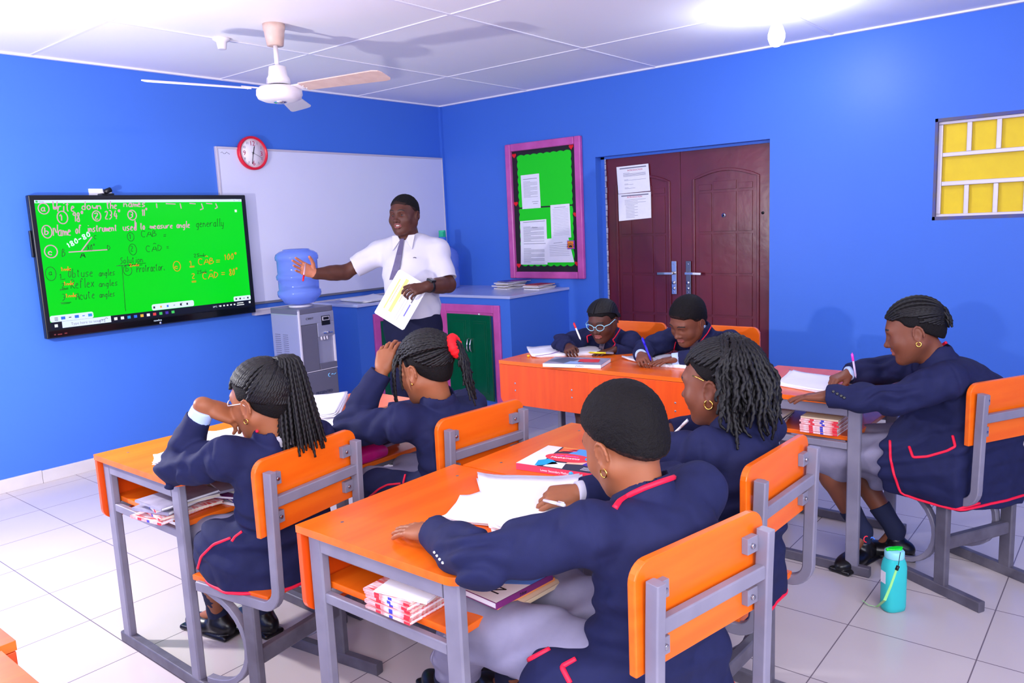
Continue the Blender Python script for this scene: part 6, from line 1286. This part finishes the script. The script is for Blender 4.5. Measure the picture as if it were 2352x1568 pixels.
def openbook(a, b, c, d, z, label, th=.012):
    """open exercise book, corners left-front, right-front, right-back, left-back"""
    p = [np.array(q) for q in (a, b, c, d)]; ce = sum(p)/4; t = empty('open_exercise_book', (ce[0], ce[1], z), 0, label, 'exercise book')
    for name, u0, u1 in (('left_pages', 0, .5), ('right_pages', .5, 1)):
        q = MB(); N_ = 12; v = []; f = []
        for s_ in (0, 1):
            for i in range(N_+1):
                for jj in range(5):
                    u = u0+(u1-u0)*i/N_; w = jj/4; pt = (p[0]*(1-u)+p[1]*u)*(1-w)+(p[3]*(1-u)+p[2]*u)*w-ce; dc = abs(u-.5)*2; hh = th*(.25+.9*math.sin(PI*min(1, dc*.85+.12))**.7) if s_ else .0008*0
                    if s_: hh = max(hh, .003)+(.012*max(0, dc-.8)*5*(1 if jj in (0, 4) else .4))
                    v.append((pt[0], pt[1], hh+(.010*max(0, dc-.8)*5*(1 if jj in (0, 4) else .4) if not s_ else 0)))
        I = lambda s_, i, jj: s_*(N_+1)*5+i*5+jj
        for i in range(N_):
            for jj in range(4): f += [(I(0, i, jj), I(0, i, jj+1), I(0, i+1, jj+1), I(0, i+1, jj)), (I(1, i, jj), I(1, i+1, jj), I(1, i+1, jj+1), I(1, i, jj+1))]
            f += [(I(0, i, 0), I(0, i+1, 0), I(1, i+1, 0), I(1, i, 0)), (I(0, i, 4), I(1, i, 4), I(1, i+1, 4), I(0, i+1, 4))]
        for jj in range(4): f += [(I(0, 0, jj), I(1, 0, jj), I(1, 0, jj+1), I(0, 0, jj+1)), (I(0, N_, jj), I(0, N_, jj+1), I(1, N_, jj+1), I(1, N_, jj))]
        q.add(v, f, 0, True); q.build(name, PAPER, t)
    return t
ob = openbook(on(1222, 822), on(1385, 815), on(1372, 792), on(1210, 802), .7225, 'open exercise book with purple strap before the girl in light blue glasses', .014)
l0 = np.array(ob.location)
MB().sq([tuple(np.array([*on(1230, 818, .74), .741])-l0), tuple(np.array([*on(1265, 812, .745), .744])-l0), tuple(np.array([*on(1312, 797, .745), .744])-l0)], .008, .0015).build('purple_strap', mat('purple_ribbon', (120, 60, 150), .5), ob)
openbook(on(1494, 840), on(1585, 848), on(1560, 818), on(1428, 824), .7225, 'open exercise book under the hands of the boy by the door', .014)
def rbook(uv, z, th, cov, label, rot=None, w=None, d=None, spine=None, name='textbook', **k):
    """closed book from its left-near, right-near, and back corners"""
    a, b, c = [np.array(on(u, v, z)) for u, v in uv]; dx = b-a; w = w or np.linalg.norm(dx); ang = math.atan2(dx[1], dx[0]); n = np.array([-math.sin(ang), math.cos(ang)]); d = d or abs((c-a)@n); ce = a+dx/np.linalg.norm(dx)*w/2+n*d/2
    return notebook((ce[0], ce[1], z), ang, w, d, th, cov, PAPER, label, None, 'book', name, spine=spine, **k), w, d
bk, bw, bd = rbook([(1186, 1077), (1362, 1103), (1290, 1028)], .7228, .020, COVD, 'colourful mathematics textbook lying on the desk behind the short haired boy', spine=mat('red_spine', (232, 60, 90), .4), d=.205)
q = MB(); zt = .0203
def card(pts, mi, dz=0): q.prism([(x*bw/2, y*bd/2) for x, y in pts], zt+dz*.0002, zt+.0002+dz*.0002, m=mi)
card([(-1, -1), (-.45, -1), (-.60, 1), (-1, 1)], 0, 0); card([(-.5, .5), (-.1, 1), (-.55, 1)], 1, 1); card([(-.2, .4), (.45, .3), (.6, 1), (-.1, 1)], 2, 1); card([(.45, .35), (1, .1), (1, 1), (.6, 1)], 3, 1); card([(-.5, -1), (-.05, -.6), (-.4, -.2), (-.62, -.5)], 4, 1); card([(.5, -.4), (1, -.6), (1, -.1), (.55, -.0)], 5, 1); card([(-.3, -.95), (.2, -.95), (.1, -.45), (-.25, -.5)], 0, 1); card([(.1, -.5), (.6, -.35), (.5, .2), (.1, .1)], 3, 0)
q.prism([(-.02*bw+.30*bw*math.cos(a), .02*bd+.20*bd*math.sin(a)) for a in [2*PI*i/24 for i in range(24)]], zt+.0004, zt+.0006, m=6)
q.prism([(.28*bw+.10*bw*math.cos(a), .10*bd+.12*bd*math.sin(a)) for a in [2*PI*i/20 for i in range(20)]], zt+.0006, zt+.0008, m=4)
for x in (-.055,): q.tube([(-.25*bw/1, .30*bd, zt+.001), (-.05*bw, .36*bd, zt+.001), (-.06*bw, .44*bd, zt+.001), (-.24*bw, .40*bd, zt+.001)], .0016, 5, 6, closed=True)
text('Lower Secondary', .011, frameM((-.055, .012, zt+.0007), (1, .1, 0), (-.1, 1, 0)), None, mb=q, mi=7); text('Mathematics', .019, frameM((-.06, -.012, zt+.0007), (1, .1, 0), (-.1, 1, 0)), None, mb=q, mi=0); text('7', .03, frameM((.28*bw-.008, .10*bd-.011, zt+.0009), (1, 0, 0), (0, 1, 0)), None, mb=q, mi=0)
for i in range(3): q.box((.62*bw/2, -bd*.42+i*.010, zt+.0004), (.90*bw/2, -bd*.42+i*.010+.003, zt+.0006), 0)
text('Lower Secondary Mathematics', .0095, frameM((-.045, -bd/2-.001, .006), (1, 0, 0), (0, 0, 1)), None, mb=q, mi=0); text('Learner', .0085, frameM((-bw/2+.012, -bd/2-.001, .007), (1, 0, 0), (0, 0, 1)), None, mb=q, mi=7) if False else None
q.cyl((.06, -bd/2-.0008, .010), (.06, -bd/2-.0016, .010), .008, m=4)
q.build('cover_print', [WHITE, mat('print_orange', (240, 150, 60), .4), mat('print_blue', (80, 150, 235), .4), mat('print_peach', (250, 190, 160), .4), mat('print_cyan', (20, 160, 225), .4), mat('print_indigo', (70, 40, 160), .4), mat('print_red', (225, 50, 60), .4), mat('print_violet', (230, 90, 220), .4)], bk)
bk2, bw, bd = rbook([(1247, 842), (1380, 846), (1290, 818)], .7228, .018, COVG, 'closed textbook with red and blue cover before the open strapped book', spine=PAPER, d=.20)
q = MB(); zt = .0183; card([(-1, -.2), (-.2, -.9), (.0, .5), (-.6, .9)], 2, 0); card([(.1, -.4), (.8, -.3), (.7, .6), (.0, .5)], 6, 1); card([(-.3, -.9), (.2, -.9), (.3, -.3), (-.2, -.2)], 1, 1); text('ZWNO', .014, frameM((.02, -bd/2-.001, .004), (1, 0, 0), (0, 0, 1)), None, mb=q, mi=8)
q.build('cover_print', [WHITE, mat('print_pale_blue', (150, 180, 230), .4), mat('print_grey', (90, 90, 120), .4), WHITE, WHITE, WHITE, mat('print_red', (225, 50, 60)), WHITE, INKG], bk2)
pen(np.array([*on(1350, 808, .745), .742]), np.array([*on(1410, 812, .735), .737]), mat('yellow_pen', (240, 220, 40), .4), 'yellow highlighter lying on the open exercise book near the counter', mat('grey_cap', (120, 115, 130), .4), .005)
MB_ = MB().lathe([(.006, 0), (.009, .003), (.009, .008), (.005, .011)], n=14, c=(0, 0, 0)); e_ = MB_.build('eraser', mat('yellow_rubber', (250, 190, 30), .5), loc=(*on(1214, 818, .725), .7225)); tag(e_, 'small yellow pencil sharpener left of the purple strapped book', 'sharpener')
# books on the shelves under the desktops
SHZ = .5665
def pile(x, y, z, spec, group, labels, w=.165, d=.21):
    for i, (dx, dy, rz, th, cov, cu, mk) in enumerate(spec):
        notebook((x+dx, y+dy, z), R(rz), w, d, th, cov, PAPERC if i % 2 else PAPER, labels[i] if i < len(labels) else labels[-1], group, curl=cu, marks=MKS if mk else None); z += th+cu*.30+.0005
ordn = ['lowest', 'second lowest', 'third lowest', 'fourth from the bottom', 'fifth from the bottom', 'sixth from the bottom', 'seventh from the bottom', 'eighth from the bottom', 'ninth from the bottom', 'topmost']
def labs(n, s): return ['%s %s' % (ordn[i] if i < n-1 else 'topmost', s) for i in range(n)]
pile(-4.30, -2.82, SHZ, [(-.01, .02, -82, .009, COVR, .012, 1), (.012, .0, -96, .008, COVR, .010, 1), (.004, .03, -75, .010, COVG, .006, 0), (.015, .012, -100, .009, COVW, .012, 1), (.0, .0, -88, .008, COVG, .004, 0)], 'books in the left pile under the desk of the girl with long ponytail', labs(5, 'exercise book in the left pile inside the far left desk'))
pile(-4.10, -2.86, SHZ, [(.0, .0, 10, .010, COVW, .014, 1), (.02, .01, -8, .009, COVB, .006, 1), (-.02, .0, 22, .009, COVP, .004, 0), (.02, .015, 4, .011, COVG, .012, 0), (.0, .02, -14, .008, COVG, .008, 0)], 'books in the right pile under the desk of the girl with long ponytail', labs(5, 'worn book in the right pile inside the far left desk'))
pile(-4.285, -3.98, SHZ, [(.0, .03, -90, .007, COVR, .003, 1), (.004, .032, -91, .007, COVR, .004, 1), (-.003, .028, -89, .008, COVR, .003, 1), (.003, .03, -90, .007, COVR, .003, 1), (.0, .03, -92, .008, COVR, .004, 1), (.0, .034, -88, .007, COVR, .003, 1), (.008, .01, -80, .003, PAPER, .010, 0)], 'red and white exercise books in the nearest desk', labs(7, 'exercise book in the red and white pile in the nearest desk'), .155, .205)
pile(-4.085, -4.055, SHZ, [(-.03, -.02, -4, .010, COVC, .0, 0), (-.035, .0, -6, .008, mat('cover_orange', (240, 150, 90), .5), .0, 0), (-.05, -.005, -5, .016, COVP, .0, 0)], 'books at the open side of the nearest desk', ['cream covered book lowest at the open side of the nearest desk', 'orange covered thin book between two others in the nearest desk', 'white and purple textbook topmost at the open side of the nearest desk'], .20, .235)
q = MB(); zz = SHZ+.0355; tb_ = empty('x', (0, 0, 0)); bpy.data.objects.remove(tb_)
o_ = [o for o in COL.objects if o.get('label', '').startswith('white and purple textbook')][0]
q.box((-.098, -.1165, .0162), (.02, .10, .0165), 0); q.prism([(.02, -.1165), (.098, -.1165), (.098, .02), (-.02, -.06)], .0162, .0166, m=1); text('N', .05, frameM((-.07, -.09, .0166), (1, 0, 0), (0, 1, 0)), None, mb=q, mi=2); q.box((-.06, -.03, .0166), (-.03, 0, .0168), 3)
text('New', .012, frameM((-.02, -.1185, .003), (1, 0, 0), (0, 0, 1)), None, mb=q, mi=2); q.build('cover_print', [WHITE, mat('print_blue2', (90, 140, 225), .4), INK, mat('print_orange', (240, 150, 60))], o_)
pile(-4.00, -3.92, SHZ, [(.01, 0, -88, .014, COVW, .0, 0), (.0, .02, -86, .010, COVD, .0, 0)], 'books in the middle of the nearest desk shelf', ['thick pale book lower in the middle of the nearest desk shelf', 'dark covered book upper in the middle of the nearest desk shelf'], .16, .2)
pile(-2.245, -4.29, SHZ, [(.0, .0, -91, .0075, COVR, .002, 1), (.004, .004, -90, .0075, COVR, .002, 1), (.0, .0, -92, .0075, COVR, .002, 1), (-.003, .003, -90, .0075, COVR, .002, 1), (.003, .0, -89, .0075, COVR, .002, 1), (.0, .003, -91, .0075, COVR, .002, 1), (.0, .0, -90, .0075, COVR, .002, 1), (.002, .0, -90, .006, COVC, .001, 0)], 'red and white exercise books under the right desk', labs(8, 'exercise book in the red and white pile under the right desk'), .15, .20)
pile(-2.20, -4.06, SHZ, [(-.06, .01, -80, .01, COVR, .012, 0), (-.05, .02, -95, .01, COVG, .010, 0), (-.05, .0, -85, .009, COVD, .008, 0), (-.06, .0, -90, .009, COVW, .006, 0)], 'worn books at the far side of the right desk shelf', labs(4, 'worn book in the loose pile inside the right desk'), .14, .19)
pile(-1.98, -4.24, SHZ, [(.0, .0, 0, .012, COVG, .004, 0), (.0, .0, 5, .012, COVC, .004, 0), (.01, .0, -4, .012, COVG, .003, 0), (.0, .0, 3, .012, COVC, .003, 0)], 'grey books behind the neat pile of the right desk', labs(4, 'greyish book behind the red and white pile of the right desk'), .16, .2)
pile(-3.52, -2.80, SHZ, [(.1, .05, 5, .012, COVG, .003, 0), (.1, .05, -3, .012, COVD, .002, 0)], 'books under the desk of the girl with red hair band', ['grey book lower on the shelf before the girl with red hair band', 'dark book upper on the shelf before the girl with red hair band'])
# loose piles on the counter
cw = [(.0, .0, 84, .008, COVW, .010, 0), (.02, -.01, 96, .008, COVG, .008, 0), (-.015, .01, 80, .009, COVW, .012, 0), (.01, .0, 100, .008, COVG, .010, 0), (.0, .0, 88, .008, COVW, .010, 0), (.03, -.02, 70, .006, COVB, .008, 0)]
pile(-.20, -.93, .9122, cw, 'books in the far pile on the counter', labs(6, 'curled exercise book in the farther pile on the counter'), .17, .25)
pile(-.18, -1.235, .9122, [(.0, .0, 92, .008, COVW, .006, 0), (.01, .0, 84, .008, COVG, .006, 0), (-.01, .01, 97, .008, COVW, .006, 0), (.0, 0, 88, .008, mat('cover_crimson', (160, 30, 60), .5), .004, 0)], 'books in the near pile on the counter', labs(4, 'exercise book in the smaller pile at the counter end'), .16, .24)
paper_stack([(-1.50, -.20), (-1.12, -.16), (-1.15, -.52), (-1.56, -.58)], .9125, 4, 'loose white papers on the counter between dispenser and teacher', wav=.012, fan=.12)
# pink pouch
t = empty('pencil_pouch', (-3.57, -2.93, SHZ), .2, 'pink zipped pencil pouch on the shelf before the girl with red hair band', 'pencil case')
S_ = SDF(); l_ = np.array(t.location); S_.ell(l_+[0, 0, .030], (.085, .045, .030), None, .01); S_.box(l_+[0, 0, .02], (.075, .04, .018), None, .016, .02); S_.plane(l_+[0, 0, .001], (0, 0, 1), .003); S_.disp.append(lambda p, d: .004*vnoise(p, 25)); t.rotation_euler = (0, 0, 0); S_.build('pouch_body', .003, mat('magenta_pouch', (206, 20, 128), .35, noise=(30, .4, (160, 10, 90))), t)
MB().tube([(-.08*math.cos(a), -.043*math.sin(a), .036) for a in [R(x) for x in range(0, 181, 15)]], .002, 6).lathe([(.006, 0), (.007, .002), (.006, .003)], n=12, c=(-.07, -.04, .02)).build('zip', CHROME, t)
# drinking bottle
t = empty('drinking_bottle', (-2.567, -4.637, 0), R(-40), 'turquoise drinking bottle with green flip lid standing on the floor tiles', 'bottle')
BT = mat('turquoise_plastic', (70, 222, 222), .2, trans=.35, ior=1.2); sc = []
for (w_, d_, z) in ((.034, .026, .0), (.041, .031, .004), (.043, .033, .02), (.043, .033, .165), (.040, .031, .185), (.031, .028, .205), (.029, .027, .208)): sc.append([(w_*math.copysign(abs(math.cos(a))**.7, math.cos(a)), d_*math.copysign(abs(math.sin(a))**.7, math.sin(a)), z) for a in [2*PI*i/36 for i in range(36)]])
q = MB(); v = [p for r_ in sc for p in r_]; f = [(i*36+j, i*36+(j+1) % 36, (i+1)*36+(j+1) % 36, (i+1)*36+j) for i in range(len(sc)-1) for j in range(36)]+[tuple(range(36))[::-1], tuple(range(36*(len(sc)-1), 36*len(sc)))]; q.add(v, f, 0, True); q.build('bottle_body', BT, t)
q = MB(); q.add([(x*.93, y*.93, .004+z*.0) for x, y, z in sc[2]]+[(x*.93, y*.93, .098) for x, y, z in sc[2]], [(j, (j+1) % 36, 36+(j+1) % 36, 36+j) for j in range(36)]+[tuple(range(36))[::-1], tuple(range(36, 72))], 0, True); q.build('water', mat('turquoise_water', (0, 190, 196), .1, trans=.3, ior=1.33), t)
MB().lathe([(.033, .203), (.034, .206), (.034, .228), (.030, .232)], n=30).build('screw_cap', mat('pale_turquoise', (140, 215, 232), .3), t)
MB().prism([(.028*math.cos(a)*1.1+.002, .013*math.sin(a)) for a in [2*PI*i/20 for i in range(20)]], .235, .240).tube([(-.026, 0, .238), (-.034, 0, .236)], .006, 8).cyl((.016, 0, .230), (.016, 0, .236), .012).build('flip_lid', mat('lime_lid', (10, 226, 40), .3), t, .002)
q = MB(); q.box((-.0435, -.012, .11), (-.0428, .014, .155)); q.build('sticker', WHITE, t)
ql = lambda u, v, tt_: np.array(t.matrix_basis.inverted() @ Vector(P(u, v, tt_)))
st_ = [ql(2068, 1268, 2.62), ql(2063, 1300, 2.60)]; MB().tube([tuple(q_) for q_ in st_], .0012, 5).build('cord', BLACK, t)
MB().tube([tuple(ql(2063, 1299, 2.60)), tuple(ql(2059, 1309, 2.60))], .0055, 8).build('cord_clasp', BLACK, t)
MB().sq([tuple(ql(2059, 1308, 2.60)), tuple(ql(2046, 1345, 2.60)), tuple(ql(2032, 1378, 2.61)), tuple(np.array(t.matrix_basis.inverted() @ Vector((*on(2014, 1393, .004), .004)))), tuple(np.array(t.matrix_basis.inverted() @ Vector((*on(1995, 1390, .004), .006)))), tuple(np.array(t.matrix_basis.inverted() @ Vector((*on(1981, 1383, .004), .012))))], .009, .0014, up=(.4, .4, 1)).build('strap', mat('green_strap', (150, 220, 130), .5), t)
